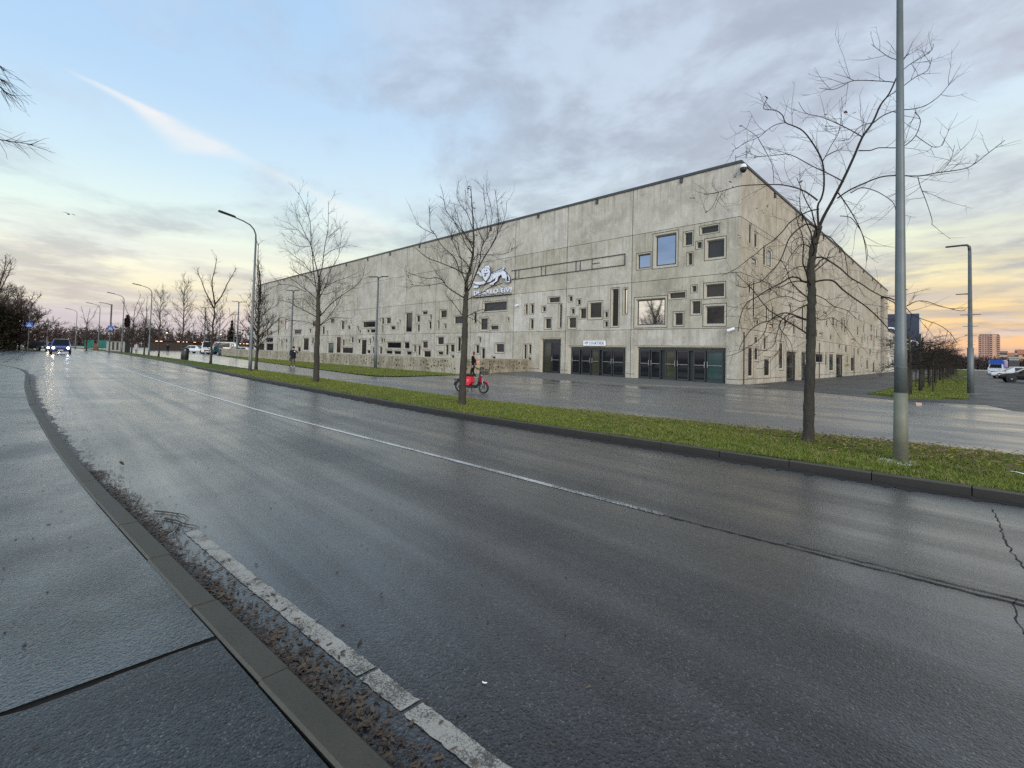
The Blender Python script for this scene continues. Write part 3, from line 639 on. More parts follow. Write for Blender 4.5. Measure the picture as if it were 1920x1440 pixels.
# entrances
def boxf(mb, fr, s0, s1, z0, z1, d0, d1):
    p = [(s0, z0), (s1, z0), (s1, z1), (s0, z1)]; mb.grid([[fr(*q, d0) for q in p], [fr(*q, d1) for q in p]], True, True, True)
def entrance(fr, a, b, zt, leaves, name='entrance', zb=.06):
    O = (a-.22, b+.22, 0, zt+.22); I = (a, b, 0, zt); mb = MB()
    po = [(O[0], 0), (O[0], O[3]), (O[1], O[3]), (O[1], 0)]; pi = [(I[0], 0), (I[0], I[3]), (I[1], I[3]), (I[1], 0)]
    mid = [tuple(x+(y-x)*.45 for x, y in zip(p, q)) for p, q in zip(po, pi)]
    for A, da, B, db in ((po, 0, po, .04), (po, .04, mid, .05), (mid, .05, pi, .32)): mb.grid([[fr(*q, da) for q in A], [fr(*q, db) for q in B]], False)
    e = wmesh(mb, name, 'trim_concrete', arena)
    mb = MB(); mb.face([fr(a, 0, .36), fr(b, 0, .36), fr(b, zt, .36), fr(a, zt, .36)])
    for s0, s1 in ((a, a+.07), (b-.07, b)): boxf(mb, fr, s0, s1, 0, zt, .2, .34)
    boxf(mb, fr, a+.07, b-.07, zt-.12, zt, .2, .34)
    wmesh(mb, 'door_frame', 'door_frame', e)
    L = b-a
    for f0, f1, g, hs in leaves:
        s0, s1 = a+.08+(L-.16)*f0, a+.08+(L-.16)*f1; mb = MB(); st = .085; zt2 = zt-.13
        boxf(mb, fr, s0+.012, s0+st, zb, zt2, .19, .26); boxf(mb, fr, s1-st, s1-.012, zb, zt2, .19, .26)
        boxf(mb, fr, s0+st, s1-st, zb, zb+.14, .19, .26); boxf(mb, fr, s0+st, s1-st, zt2-.09, zt2, .19, .26)
        dn = wmesh(mb, 'door', 'door_frame', arena)
        mb = MB(); mb.face([fr(s0+st, zb+.14, .235), fr(s1-st, zb+.14, .235), fr(s1-st, zt2-.09, .235), fr(s0+st, zt2-.09, .235)]); wmesh(mb, 'pane', g, dn)
        if hs:
            mb = MB(); boxf(mb, fr, s0+st, s1-st, 1.15, 1.19, .14, .18); s = s1-.09 if hs == 'r' else s0+.05; boxf(mb, fr, s, s+.05, 1.02, 1.42, .11, .19); wmesh(mb, 'handle', 'steel', dn)
entrance(frF, *DF[0], [(0, .49, 'glass_green', ''), (.51, 1, 'glass_dark', 'l')])
entrance(frF, *DF[1], [(0, .165, 'glass_dark', 'l'), (.195, .385, 'glass_dark', 'r'), (.40, .55, 'glass_green', 'l'), (.60, .79, 'glass_dark', 'r'), (.80, 1, 'glass_dark', 'l')])
entrance(frF, *DF[2], [(0, .135, 'glass_dark', 'r'), (.145, .275, 'glass_dark', 'l'), (.33, .465, 'glass_green', 'r'), (.475, .62, 'glass_dark', 'l'), (.67, .81, 'glass_dark', 'r'), (.82, 1, 'glass_teal', 'l')])
entrance(frS, *DS[0], [(0, .49, 'glass_dark', 'r'), (.51, 1, 'glass_brown', 'l')]); entrance(frS, *DS[1], [(0, 1, 'glass_dark', 'r')])
entrance(frS, *DS[2], [(0, .49, 'glass_dark', 'r'), (.51, 1, 'glass_brown', 'l')]); entrance(frS, *DS[3], [(0, 1, 'glass_dark', 'r')])
# the sign over the doors
s0, zb_ = front(1095, 648); s1, zt_ = front(1136, 639); mb = MB(); boxf(mb, frF, s0, s1, zb_, zt_, -.10, -.03); boxf(mb, frF, s0+.2, s0+.3, zb_+.1, zt_-.1, -.03, .02); boxf(mb, frF, s1-.3, s1-.2, zb_+.1, zt_-.1, -.03, .02)
sg = wmesh(mb, 'entrance_sign', 'sign_white', arena)
me = text_mesh('VIP COURTSIDE', (zt_-zb_)*.84, .004, .005, 1.06); o = link('lettering', me); me.materials.append(M['sign_ink'])
W = max(v.co.x for v in me.vertices)-min(v.co.x for v in me.vertices); kx = (s1-s0)*.90/W
for v in me.vertices: x, y, z = v.co; v.co = ((s0+s1)/2+x*kx, Y0-.103-z, (zb_+zt_)/2+y)
o.parent = sg
# rails of an unused banner
mb = MB(); a, b = -30.9, -18.72; zt, zb2, w = 9.46, 8.56, .055
boxf(mb, frF, a, b, zt-w, zt, -.06, -.002); boxf(mb, frF, a, b, zb2, zb2+w, -.06, -.002); boxf(mb, frF, b-w, b, zb2+w, zt-w, -.06, -.002)
for px, py in ((967, 515), (973, 514), (1015, 508), (1023, 507), (1080, 500), (1088, 498), (1110, 496)):
    s = front(px, py)[0]; boxf(mb, frF, s, s+.045, zb2+w, zt-w, -.05, -.002)
s = front(1110, 496)[0]; boxf(mb, frF, s+.045, s+.75, 9.0, 9.045, -.05, -.002)
wmesh(mb, 'banner_rail', 'lamp_head_metal', arena)
# the striding lion in relief, with a row of letters under it
ZX = lambda p: front(880+p[0]/18, 480+p[1]/18)
em = MB(); em.mat(0)
def plate(pts, d0, d1, k=0):
    q = [ZX(p) for p in pts]; c = (sum(a for a, _ in q)/len(q), sum(b for _, b in q)/len(q)); em.mat(1); em.prism(q, frF, -d1, -d0); em.mat(k); em.face([frF(c[0]+(a-c[0])*.972, c[1]+(b-c[1])*.962, -d1-.004) for a, b in q])  # plate sides and rim coloured dark, painting in the relief's shadow side
em_sh = [([(510, 560), (800, 610), (1100, 530), (1190, 480), (1290, 560), (1330, 680), (1310, 850), (1250, 770), (1160, 760), (1140, 640), (960, 720), (760, 880), (640, 910), (560, 850), (510, 760)], .05, .20),
 ([(560, 840), (640, 900), (560, 960), (420, 985), (290, 965), (190, 900), (200, 860), (330, 890), (460, 880)], .05, .26),
 ([(505, 700), (430, 700), (380, 610), (300, 600), (290, 520), (370, 500), (430, 540), (480, 640)], .05, .24),
 ([(1140, 640), (1050, 700), (1010, 850), (940, 900), (880, 930), (890, 980), (760, 985), (740, 950), (820, 900), (930, 860), (960, 720)], .05, .26),
 ([(1260, 760), (1320, 850), (1400, 850), (1430, 890), (1300, 905), (1230, 890), (1290, 850)], .05, .22),
 ([(1330, 620), (1400, 700), (1420, 850), (1380, 850), (1360, 720), (1320, 660)], .05, .16),
 ([(820, 520), (1000, 470), (1180, 390), (1230, 400), (1210, 450), (1000, 560), (830, 590)], .03, .12),
 ([(480, 470), (560, 420), (690, 420), (760, 460), (790, 560), (760, 700), (690, 820), (620, 870), (560, 800), (510, 690), (480, 560)], .20, .32),
 ([(450, 450), (520, 440), (500, 500), (460, 500)], .2, .34), ([(720, 410), (790, 400), (800, 440), (750, 460)], .2, .36), ([(600, 300), (640, 340), (700, 330), (740, 390), (600, 410), (520, 390)], .05, .14),
 ([(180, 1010), (340, 1000), (370, 1050), (260, 1090), (170, 1080)], .04, .14)]
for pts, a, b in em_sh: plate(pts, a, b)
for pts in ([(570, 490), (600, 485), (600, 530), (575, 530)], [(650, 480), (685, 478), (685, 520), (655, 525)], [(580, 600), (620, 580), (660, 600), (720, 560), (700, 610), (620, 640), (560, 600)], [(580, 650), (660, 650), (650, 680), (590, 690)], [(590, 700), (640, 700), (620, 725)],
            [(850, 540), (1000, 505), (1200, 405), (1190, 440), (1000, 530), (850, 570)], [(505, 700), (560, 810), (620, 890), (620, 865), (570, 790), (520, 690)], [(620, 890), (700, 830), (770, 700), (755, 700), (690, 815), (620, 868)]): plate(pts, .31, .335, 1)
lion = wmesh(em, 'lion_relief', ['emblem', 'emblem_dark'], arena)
mb = MB(); s0, s1 = front(889, 556)[0], front(961, 547)[0]; zc = 7.62; boxf(mb, frF, s0, s1, zc-.42, zc-.36, -.16, -.002); wmesh(mb, 'letter_ledge', 'emblem_dark', lion)
me = text_mesh('DE-SALO-EIVI', .66, .05, .012, 1.15); o = link('lettering', me); me.materials.append(M['emblem'])
W = max(v.co.x for v in me.vertices)-min(v.co.x for v in me.vertices); k = (s1-s0)*.97/W
for v in me.vertices: x, y, z = v.co; v.co = ((s0+s1)/2+x*k, Y0-.08-z, zc+y*.95)
o.parent = lion
# roof-edge spouts, cameras, aerial, plinth bits
for px, py in ((1278, 339), (1120, 379), (1010, 405.5), (921, 430), (848, 446), (787, 462), (732, 477), (690, 487), (650, 497), (560, 520), (533, 526)):
    s, z = front(px, py); mb = MB(); boxf(mb, frF, s-.09, s+.09, z-.16, min(z+.16, H-.14), -.12, -.002); boxf(mb, frF, s-.13, s+.13, min(z+.16, H-.14), min(z+.2, H-.125), -.14, -.002); wmesh(mb, 'spout', 'lamp_head_metal', arena)
for s in (38, 46, 54, 62, 70, 78, 86, 95): mb = MB(); boxf(mb, frS, s-.09, s+.09, H-.5, H-.18, -.12, -.002); boxf(mb, frS, s-.13, s+.13, H-.18, H-.14, -.14, -.002); wmesh(mb, 'spout', 'lamp_head_metal', arena)
mb = MB(); c = (X0+.22, Y0-.22, 13.66); mb.lathe([(.02, .34), (.14, .32), (.2, .2), (.2, .1)], c, n=12); mb.tube([(X0, Y0, 13.95), (X0+.22, Y0-.22, 14.0), (X0+.22, Y0-.22, 13.9)], .035, 6); w = wmesh(mb, 'security_camera', 'white_plastic', arena)
mb = MB(); mb.lathe([(.2, .1), (.21, .02), (.18, -.1), (.1, -.19), (.02, -.22)], c, n=12); wmesh(mb, 'camera_dome', 'bin_black', w, True)
s, z = front(1372, 619); mb = MB(); mb.tube([(s+.1, Y0-.002, z+.05), (s+.05, Y0-.25, z+.1)], .03, 6); mb.tube([(s+.25, Y0-.2, z+.1), (s-.15, Y0-.32, z-.06)], [.09, .1], 8); wmesh(mb, 'security_camera', 'white_plastic', arena)
s, z = front(973, 573); mb = MB(); mb.tube([(s, Y0-.002, z), (s, Y0-.2, z)], .03, 6); mb.tube([(s+.1, Y0-.2, z+.05), (s-.2, Y0-.28, z-.05)], [.09, .1], 8); wmesh(mb, 'security_camera', 'white_plastic', arena)
mb = MB(); mb.tube([(X0-.5, Y0+.5, H), (X0-.5, Y0+.5, H+.75)], .025, 6); mb.tube([(X0-.5, Y0+.5, H+.6), (X0+.3, Y0+.4, H+.6)], .02, 5); mb.tube([(X0+.2, Y0+.4, H+.3), (X0+.2, Y0+.4, H+.85)], .02, 5); mb.tube([(X0-.1, Y0+.4, H+.7), (X0+.45, Y0+.4, H+.7)], .018, 5); boxf(mb, frF, X0-.7, X0-.2, H+.15, H+.3, .4, .6); wmesh(mb, 'aerial', 'galvanised', arena)
for s in (Y0+.75, 52.5, 71): mb = MB(); mb.tube([frS(s, .03, -.05), frS(s, 3.4, -.05)], .035, 6); wmesh(mb, 'downpipe', 'galvanised_dark', arena)
# the low wall: a return to the building and the long run in front of it, pierced all over
lw = thing('garden_wall', 'low concrete wall pierced by small holes, running along the lawn before the arena', 'wall', (-26.5, 21.4, 0))
plain('wall_cap', (.42, .38, .31), .85, var=.2, scale=2)
random.seed(21)
t = mat('wall_concrete'); co = oc(t); a = t.noise(t.mapping(co, (1, 1, .5)), .9, 7, .65, .5); b = t.noise(t.mapping(co, (3, 3, .3)), 1.4, 6, .6)
bs = t.mix(t.ramp(a.outputs[0], [(.35, 0), (.65, 1)]), (.20, .175, .125), (.40, .365, .285)); bs = t.mix(t.m('MULTIPLY', t.ramp(b.outputs[0], [(.5, 0), (.66, 1)]), .5), bs, (.11, .09, .06)); t.out(base=bs, rough=.85, spec=.3)
frW = lambda s, z, d: (s, 21.45+.002*(s+26)*-1*.0+d, z); frR = lambda s, z, d: (-26.6-.19*(s-21.5)-d, s, z)
def wall_panel(fr, a, b, zt):
    mb = MB(); holes = []
    for k in range(240):
        if len(holes) > int((b-a)*6.5): break
        x, z = random.uniform(a+.2, b-.3), random.uniform(.22, zt-.25); w, h = (random.choice([.12, .14, .2, .28]), random.choice([.12, .14, .2])) if random.random() < .6 else (random.choice([.09, .12]), random.uniform(.3, .6))
        q = (x, x+w, z, min(z+h, zt-.12))
        if q[3] > q[2]+.05 and all(q[0]-.05 > o[1] or q[1]+.05 < o[0] or q[2]-.05 > o[3] or q[3]+.05 < o[2] for o in holes): holes.append(q)
    wall(mb, fr, a+.012, b-.012, 0, zt, holes)
    for h in holes: ring(mb, fr, h, 0, h, .12); mb.mat(1); mb.face([fr(h[0], h[2], .12), fr(h[1], h[2], .12), fr(h[1], h[3], .12), fr(h[0], h[3], .12)]); mb.mat(0)  # hole backs coloured near black: painted shade, not dirt
    for s in (a+.012, b-.012): mb.face([fr(s, 0, 0), fr(s, 0, .25), fr(s, zt, .25), fr(s, zt, 0)])
    mb.face([fr(a, 0, .25), fr(b, 0, .25), fr(b, zt, .25), fr(a, zt, .25)]); mb.face([fr(a+.012, zt, 0), fr(b-.012, zt, 0), fr(b-.012, zt, .25), fr(a+.012, zt, .25)])
    wmesh(mb, 'wall_panel', ['wall_concrete', 'dirt_and_hole_shade'], lw)
    mb = MB(); boxf(mb, fr, a+.005, b-.005, zt+.002, zt+.06, -.02, .27); wmesh(mb, 'coping', 'wall_cap', lw)
x = -26.9
while x > -92: wall_panel(frW, max(x-5.0, -92.2), x, 1.12); x -= 5.0
for a, b in ((21.75, 24.8), (24.8, 27.9), (27.9, Y0-.02)): wall_panel(frR, a, b, 1.12)
mb = MB(); mb.box(-26.9, 21.42, 0, -26.62, 21.75, 1.3); wmesh(mb, 'corner_post', 'wall_cap', lw)
# ------------------------------------------------------------------ trees
def wander(p, d, L, n, wob, up, r0, r1):
    pts = [Vector(p)]; d = Vector(d).normalized()
    for i in range(n):
        d = (d + Vector((random.gauss(0, wob), random.gauss(0, wob), random.gauss(0, wob)+up))).normalized(); pts.append(pts[-1]+d*(L/n))
    return pts, [r0+(r1-r0)*i/n for i in range(n+1)]
def along(pts, t):
    f = t*(len(pts)-1); i = min(int(f), len(pts)-2); return pts[i].lerp(pts[i+1], f-i), (pts[i+1]-pts[i]).normalized()
def side_dir(d, ang, up=.15):
    a = Vector((random.gauss(0, 1), random.gauss(0, 1), random.gauss(0, 1))); a = (a-d*a.dot(d)).normalized()
    v = d*math.cos(ang)+a*math.sin(ang); v.z += up; return v.normalized()
def twigs(mb, pts, dens, L0, L1, r, lvl, up=.04, wob=.085, t0=.12, ang=(.5, 1.1)):
    Lt = sum((b-a).length for a, b in zip(pts, pts[1:])); n = int(Lt*dens+random.random())
    for k in range(n):
        t = random.uniform(t0, 1); p, d = along(pts, t); L = random.uniform(L0, L1)*(1.15-.5*t)
        q, rr = wander(p, side_dir(d, random.uniform(*ang)), L, 6 if lvl else 4, wob, up, r, r*.4)
        mb.tube(q, rr, 3, False)
        if lvl: twigs(mb, q, dens*1.2, L0*.45, L1*.5, r*.6, lvl-1, up, wob, .2)
def px_tree(base, limbs, trunk, rk, name, label, seed, tw, group=None, extra=0):
    """a tree measured limb by limb in the photograph, each limb given its own depth"""
    random.seed(seed); B = gnd(base[0], base[1], .10); n = Vector((B.x, B.y, 0)).normalized(); dist = B.dot(n)
    root = thing(name, label, 'tree', (B.x, B.y, .10), group=group)
    def at(x, y, off=0): d = ray(x, y); q = CP+d*((dist+off)/d.dot(n)); return q-Vector((B.x, B.y, .10))
    mt = MB(); P = [at(*q[:2]) for q in trunk]; P[0].z = -.1; PP = []; RR = []
    for i in range(len(P)-1):
        for j in range(6): PP.append(P[i].lerp(P[i+1], j/6)+Vector((random.gauss(0, .004), random.gauss(0, .004), 0))); RR.append((trunk[i][2]+(trunk[i+1][2]-trunk[i][2])*j/6)*rk*random.uniform(.94, 1.07))
    PP.append(P[-1]); RR.append(trunk[-1][2]*rk); mt.tube(PP, RR, 12)
    for k in range(46): c = random.choice(PP[8:]); a = random.uniform(0, 6.28); e = Vector((math.cos(a), math.sin(a), random.uniform(-.2, .5))); mt.tube([c+e*trunk[0][2]*rk*.4, c+e*(trunk[0][2]*rk*.75+random.uniform(0, .035))], [.018, .006], 5)
    mt.build('trunk', 'bark', root, True)
    mb = MB()
    for li, (r0, r1, dz, pts) in enumerate(limbs):
        k = len(pts)-1; cum = [0]
        for a, b in zip(pts, pts[1:]): cum.append(cum[-1]+math.hypot(b[0]-a[0], b[1]-a[1]))
        Q = [at(x, y, dz*(c/cum[-1])**1.2) for (x, y), c in zip(pts, cum)]
        D = []                                            # subdivide with a smooth curve
        for i in range(len(Q)-1):
            p0, p1, p2, p3 = Q[max(0, i-1)], Q[i], Q[i+1], Q[min(len(Q)-1, i+2)]
            for j in range(3):
                t = j/3; D.append(.5*((2*p1)+(p2-p0)*t+(2*p0-5*p1+4*p2-p3)*t*t+(3*p1-p0-3*p2+p3)*t**3))
        D.append(Q[-1]); mb.tube(D, [(.62*r0+(r1*.8-.62*r0)*i/(len(D)-1))*rk for i in range(len(D))], 5, True)
        twigs(mb, D, *tw)
    for k in range(extra):                               # limbs towards and away from the viewer
        t = random.uniform(.35, .95); p, d = along(P, t); s = random.choice((-1, 1))
        q, rr = wander(p, (n*s*random.uniform(.6, 1)+Vector((-n.y, n.x, 0))*random.uniform(-.5, .5)+Vector((0, 0, random.uniform(.1, .7)))), random.uniform(1.0, 2.4)*(1.2-t*.5), 8, .14, .03, .016, .005)
        mb.tube(q, rr, 5, False); twigs(mb, q, *tw)
    c = mb.build('crown', 'twig', root, True); return root, c, P
RT = [(1515,832,9.5),(1516,815,8.2),(1516,760,7.6),(1519,690,7.0),(1520,640,6.6),(1521,590,6.3),(1522,544,6.0),(1520,500,5.6),(1525,466,5.2),(1531,440,4.8),(1536,424,4.3)]
RL = [(3.9,.8,.4,[(1535,428),(1545,405),(1561,376),(1582,335),(1601,294),(1617,257),(1636,230),(1651,197),(1667,176),(1682,143),(1693,113),(1704,100)]),
(2.6,.6,-.5,[(1535,430),(1533,388),(1540,372),(1545,347),(1542,304),(1526,272),(1507,247),(1490,237),(1473,230),(1467,216),(1454,207),(1432,204),(1437,187)]),
(1.0,.4,-.3,[(1543,300),(1551,291),(1570,282),(1586,282)]),(1.0,.4,.8,[(1543,302),(1560,270),(1572,250),(1578,215)]),
(1.1,.4,-1.2,[(1473,230),(1457,233),(1442,241),(1423,257),(1401,266),(1372,284)]),(.8,.4,-.6,[(1423,259),(1412,250),(1389,235)]),(.9,.5,.4,[(1422,260),(1436,285),(1448,310),(1451,344)]),
(2.1,.5,-.9,[(1533,376),(1520,366),(1501,355),(1470,347),(1439,346),(1392,348),(1367,354),(1348,360),(1320,365)]),(.8,.4,-.2,[(1348,360),(1336,388),(1323,399)]),(.7,.4,.3,[(1356,357),(1345,378),(1340,392)]),
(1.5,.5,.9,[(1582,341),(1554,326),(1520,310),(1482,290),(1454,291),(1420,293),(1397,283)]),
(2.0,.5,.6,[(1570,372),(1592,357),(1620,344),(1651,332),(1682,329),(1723,330),(1757,324),(1795,319),(1820,312),(1848,291),(1884,263)]),(.7,.3,.3,[(1764,323),(1782,301),(1790,272)]),(.9,.4,-.5,[(1721,332),(1726,351),(1736,376),(1747,410),(1747,421)]),
(1.4,.5,-.8,[(1610,282),(1632,282),(1648,277),(1682,277),(1698,272),(1717,254),(1726,226),(1715,210)]),(.8,.4,-.2,[(1717,254),(1732,265),(1751,276),(1767,272),(1772,257)]),
(1.4,.4,.7,[(1638,230),(1657,216),(1682,207),(1714,204),(1739,196),(1761,180),(1776,163),(1787,147)]),(1.0,.4,-.6,[(1664,182),(1695,160),(1717,144),(1739,132),(1748,107)]),
(1.0,.4,.5,[(1682,142),(1704,122),(1729,107),(1747,94),(1750,82)]),(1.1,.4,-.7,[(1676,154),(1651,152),(1601,151),(1582,160),(1561,168),(1536,165)]),(.7,.3,-.1,[(1601,151),(1585,144),(1564,138)]),(.9,.4,.4,[(1682,112),(1667,107),(1651,96),(1634,83)]),
(1.4,.4,.8,[(1617,257),(1595,244),(1564,229),(1536,218),(1511,212),(1497,191)]),(1.0,.4,-.9,[(1636,230),(1615,236),(1600,250),(1590,262),(1560,262)]),
(1.6,.5,.6,[(1570,360),(1582,376),(1598,401),(1614,432),(1622,460),(1625,490)]),(1.3,.4,-.6,[(1595,362),(1614,352),(1639,357),(1661,369),(1676,382),(1680,400)]),
(2.0,.6,-1.0,[(1529,427),(1517,420),(1506,423),(1491,434),(1480,447),(1474,461),(1467,480),(1458,496),(1442,513),(1428,527),(1413,532),(1397,539),(1380,535)]),
(1.7,.6,1.0,[(1536,392),(1520,395),(1503,402),(1489,411),(1477,421),(1469,432),(1458,443),(1447,453),(1433,462),(1417,476),(1402,487),(1380,504),(1355,516)]),
(2.4,.7,-.7,[(1517,529),(1505,527),(1497,521),(1483,520),(1469,528),(1452,537),(1436,546),(1419,557),(1404,565),(1393,580),(1387,600),(1384,622)]),(1.7,.5,1.1,[(1516,531),(1498,527),(1480,530),(1467,537),(1452,540),(1430,552),(1410,548)]),
(2.2,.6,-.8,[(1519,602),(1498,594),(1481,588),(1470,587),(1455,592),(1444,601),(1430,605),(1417,611),(1404,623),(1392,641),(1386,655)]),
(1.2,.5,.5,[(1481,588),(1470,596),(1463,605),(1458,621),(1453,642),(1448,650),(1433,657),(1415,657)]),(1.1,.5,-.4,[(1468,590),(1441,603),(1435,620),(1425,635),(1404,650),(1380,663),(1362,668)]),(1.0,.4,.7,[(1463,600),(1462,616),(1474,630),(1483,644),(1486,661)]),(.9,.4,-.7,[(1481,588),(1466,625),(1463,650),(1452,668),(1432,690),(1418,690)]),
(1.8,.6,.5,[(1519,570),(1505,575),(1493,581),(1481,588)]),(1.2,.4,-1.3,[(1519,560),(1500,565),(1478,556),(1450,560),(1425,575),(1402,580)]),
(2.5,.8,.8,[(1524,529),(1545,525),(1563,527),(1579,542),(1600,558),(1623,574),(1646,595),(1660,610),(1668,620)]),
(2.2,.6,-.8,[(1523,485),(1540,482),(1554,489),(1575,503),(1595,521),(1616,533),(1632,544),(1655,556),(1667,558),(1685,566)]),(1.2,.4,.2,[(1655,556),(1680,569),(1699,574),(1717,565),(1737,565),(1760,573),(1787,580),(1804,583),(1811,579)]),(1.0,.4,-.4,[(1660,557),(1685,566),(1699,577),(1711,590),(1731,599),(1760,609),(1781,624),(1795,644)]),
(1.5,.5,1.0,[(1524,512),(1538,500),(1550,489),(1556,470),(1570,462)]),(1.4,.5,.9,[(1532,440),(1554,443),(1568,457),(1582,471),(1588,500),(1590,522)]),(1.2,.4,-.9,[(1524,551),(1545,560),(1563,574),(1586,581),(1606,598)]),(1.1,.4,.9,[(1575,405),(1595,408),(1609,425),(1618,441),(1626,469),(1626,487)]),
(1.2,.4,-.9,[(1525,466),(1505,458),(1490,470),(1478,488),(1470,512)]),(1.3,.4,1.2,[(1520,500),(1500,500),(1485,506),(1470,520),(1455,550)]),(1.1,.4,.7,[(1521,590),(1540,600),(1560,596),(1585,612),(1605,640)]),(1.0,.4,.6,[(1523,478),(1515,450),(1500,445),(1485,455),(1484,478)])]
def leaves_on(mb, pts, px_off): pass
rootR, crownR, PR = px_tree((1515, 831), RL, RT, 1/82.0, 'street_tree', 'large bare tree with a leaning forked trunk, nearest the grey lamp pole on the verge', 5, (4.4, .22, .9, .0044, 1), extra=7)
mb = MB(); random.seed(2); B = gnd(1515, 831, .10); nn = Vector((B.x, B.y, 0)).normalized()
for x, y in ((1385,446),(1388,464),(1420,473),(1437,187),(1389,235),(1550,218),(1585,214),(1600,214),(1549,238),(1378,330),(1322,398),(1300,372),(1372,345),(1416,295),(1440,385),(1500,340),(1418,392),(1430,400),(1663,572),(1700,545),(1590,690)):
    d = ray(x, y); q = CP+d*((Vector((B.x, B.y, 0)).dot(nn)+random.uniform(-.4, .4))/d.dot(nn))-Vector((B.x, B.y, .10)); mb.mat(0 if y > 380 else 1)
    for k in range(3): leaf(mb, q.x+random.gauss(0, .02), q.y+random.gauss(0, .03), q.z+random.gauss(0, .03), random.uniform(.02, .045), 1.2)
mb.build('leaf', ['yellow_leaf', 'dead_leaf'], rootR)['kind'] = 'stuff'
z = lambda pts, ox, oy, s: [(ox+a*s, oy+b*s) for a, b in pts]
mz = lambda *p: z(p, 760, 340, .18062); lz = lambda *p: z(p, 520, 360, .18047)
MT = [(867,762,7),(867,745,6.4),(868,700,6.0),(871,650,5.6),(872,600,5.2),(873,564,4.4),(874.7,549.5,3.6),(873.8,530,3.0),(877.4,517,2.6),(882.8,499,2.3),(886.4,481,2.1),(888,463,1.8),(888,441,1.5),(887,412,1.2),(884.6,381,.9),(882.8,349,.6)]
ML = [(2.4,.5,.6,mz((635,1160),(680,1090),(740,940),(790,840),(850,740),(900,660),(950,560),(965,420),(955,260),(930,80))),(1.9,.5,-.8,mz((622,1045),(590,960),(540,920),(450,880),(350,840),(240,800),(160,740),(105,690))),
(1.5,.4,.6,mz((560,935),(530,830),(480,760),(400,690),(340,610),(310,550),(260,490),(255,350),(250,260))),(1.8,.5,-.5,mz((622,1222),(560,1180),(480,1130),(420,1080),(390,1030),(320,1000),(250,1010),(150,990),(30,950))),(1.0,.4,.4,mz((400,1050),(300,1070),(200,1085),(120,1080),(50,1070))),
(1.7,.4,.7,mz((628,1238),(720,1190),(800,1150),(880,1100),(1000,1060),(1100,1020),(1150,1000))),(1.5,.4,-.7,mz((700,700),(660,620),(610,540),(560,480),(480,380),(420,300),(405,210),(360,150))),(1.6,.4,-.3,mz((745,930),(775,820),(790,700),(820,630),(850,560),(850,420),(830,270),(810,30))),
(1.2,.4,.6,mz((820,630),(770,540),(740,460),(690,320),(640,230),(620,90))),(1.1,.4,-.4,mz((710,520),(640,330),(580,250),(540,170),(535,90))),(1.2,.4,.5,mz((900,650),(960,540),(1010,440),(1045,320),(1050,210))),(1.1,.4,.9,mz((850,600),(890,440),(900,330),(870,200),(840,80))),
(1.3,.4,.5,mz((590,1390),(540,1320),(480,1240),(410,1170))),(1.2,.4,-.8,mz((640,1400),(720,1360),(800,1330),(860,1330))),(1.2,.4,-.9,mz((590,960),(580,820),(560,740),(540,640),(490,590),(480,520))),(1.1,.4,.9,mz((690,830),(760,760),(860,765),(980,760),(1090,730),(1110,690))),(1.0,.4,-.6,mz((310,550),(200,500),(110,440))),(1.0,.4,.8,mz((640,1400),(700,1430),(760,1450),(800,1500)))]
px_tree((867, 761), ML, MT, 1/60.0, 'street_tree', 'slim bare tree on the verge with the red moped standing behind its trunk', 9, (5.2, .3, .95, .0056, 1), extra=7)
LT = [(592,718,6.2),(593,705,5.6),(594,650,5.2),(596,612,4.8),(596.7,586,4.0),(596,558,3.4),(598,540,2.8),(598,520,2.2)]
LL = [(1.7,.4,.4,lz((432,890),(465,780),(480,660),(500,520),(525,400),(530,250),(530,90))),(1.7,.4,-.5,lz((430,885),(400,760),(370,640),(350,560),(350,450),(340,310),(310,210),(270,110),(215,0))),(1.6,.4,.7,lz((412,1045),(390,920),(370,750),(355,570),(300,460),(240,330),(200,240),(180,110))),
(1.9,.4,.8,lz((432,1305),(540,1180),(620,1110),(720,1040),(830,960),(890,870),(910,720))),(1.3,.4,-.8,lz((432,1390),(480,1350),(560,1260),(640,1140),(690,1000))),(1.5,.4,-.5,lz((436,1100),(490,1000),(520,920),(545,820),(600,730),(640,650),(665,440))),(1.1,.4,.3,lz((490,1000),(600,930),(720,890),(830,840))),
(1.4,.4,-.8,lz((410,1115),(330,1040),(260,990),(160,910),(80,870))),(1.6,.4,.8,lz((415,1305),(300,1240),(200,1190),(130,1150),(0,1120))),(1.1,.4,-.9,lz((412,1245),(330,1170),(270,1110),(100,1120))),(1.2,.4,.5,lz((420,1392),(340,1360),(240,1340),(110,1335))),(1.3,.4,.5,lz((378,860),(320,800),(280,740),(180,670),(80,590))),
(1.2,.4,1.0,lz((432,1400),(560,1310),(700,1310),(800,1310))),(1.1,.4,1.0,lz((392,985),(310,880),(240,860),(130,780))),(1.0,.4,-.6,lz((490,660),(560,610),(680,570),(770,550))),(1.0,.4,.8,lz((350,560),(260,570),(180,550),(100,510))),(.9,.4,-.7,lz((505,480),(590,420),(660,350))),(.9,.4,-.7,lz((330,510),(220,400),(100,310))),(1.0,.4,-.8,lz((300,1040),(150,970),(0,960)))]
px_tree((592, 717), LL, LT, 1/44.0, 'street_tree', 'tall bare verge tree with twin upright leaders, right of the dark capped person', 14, (5.2, .35, 1.15, .0068, 1), extra=7)
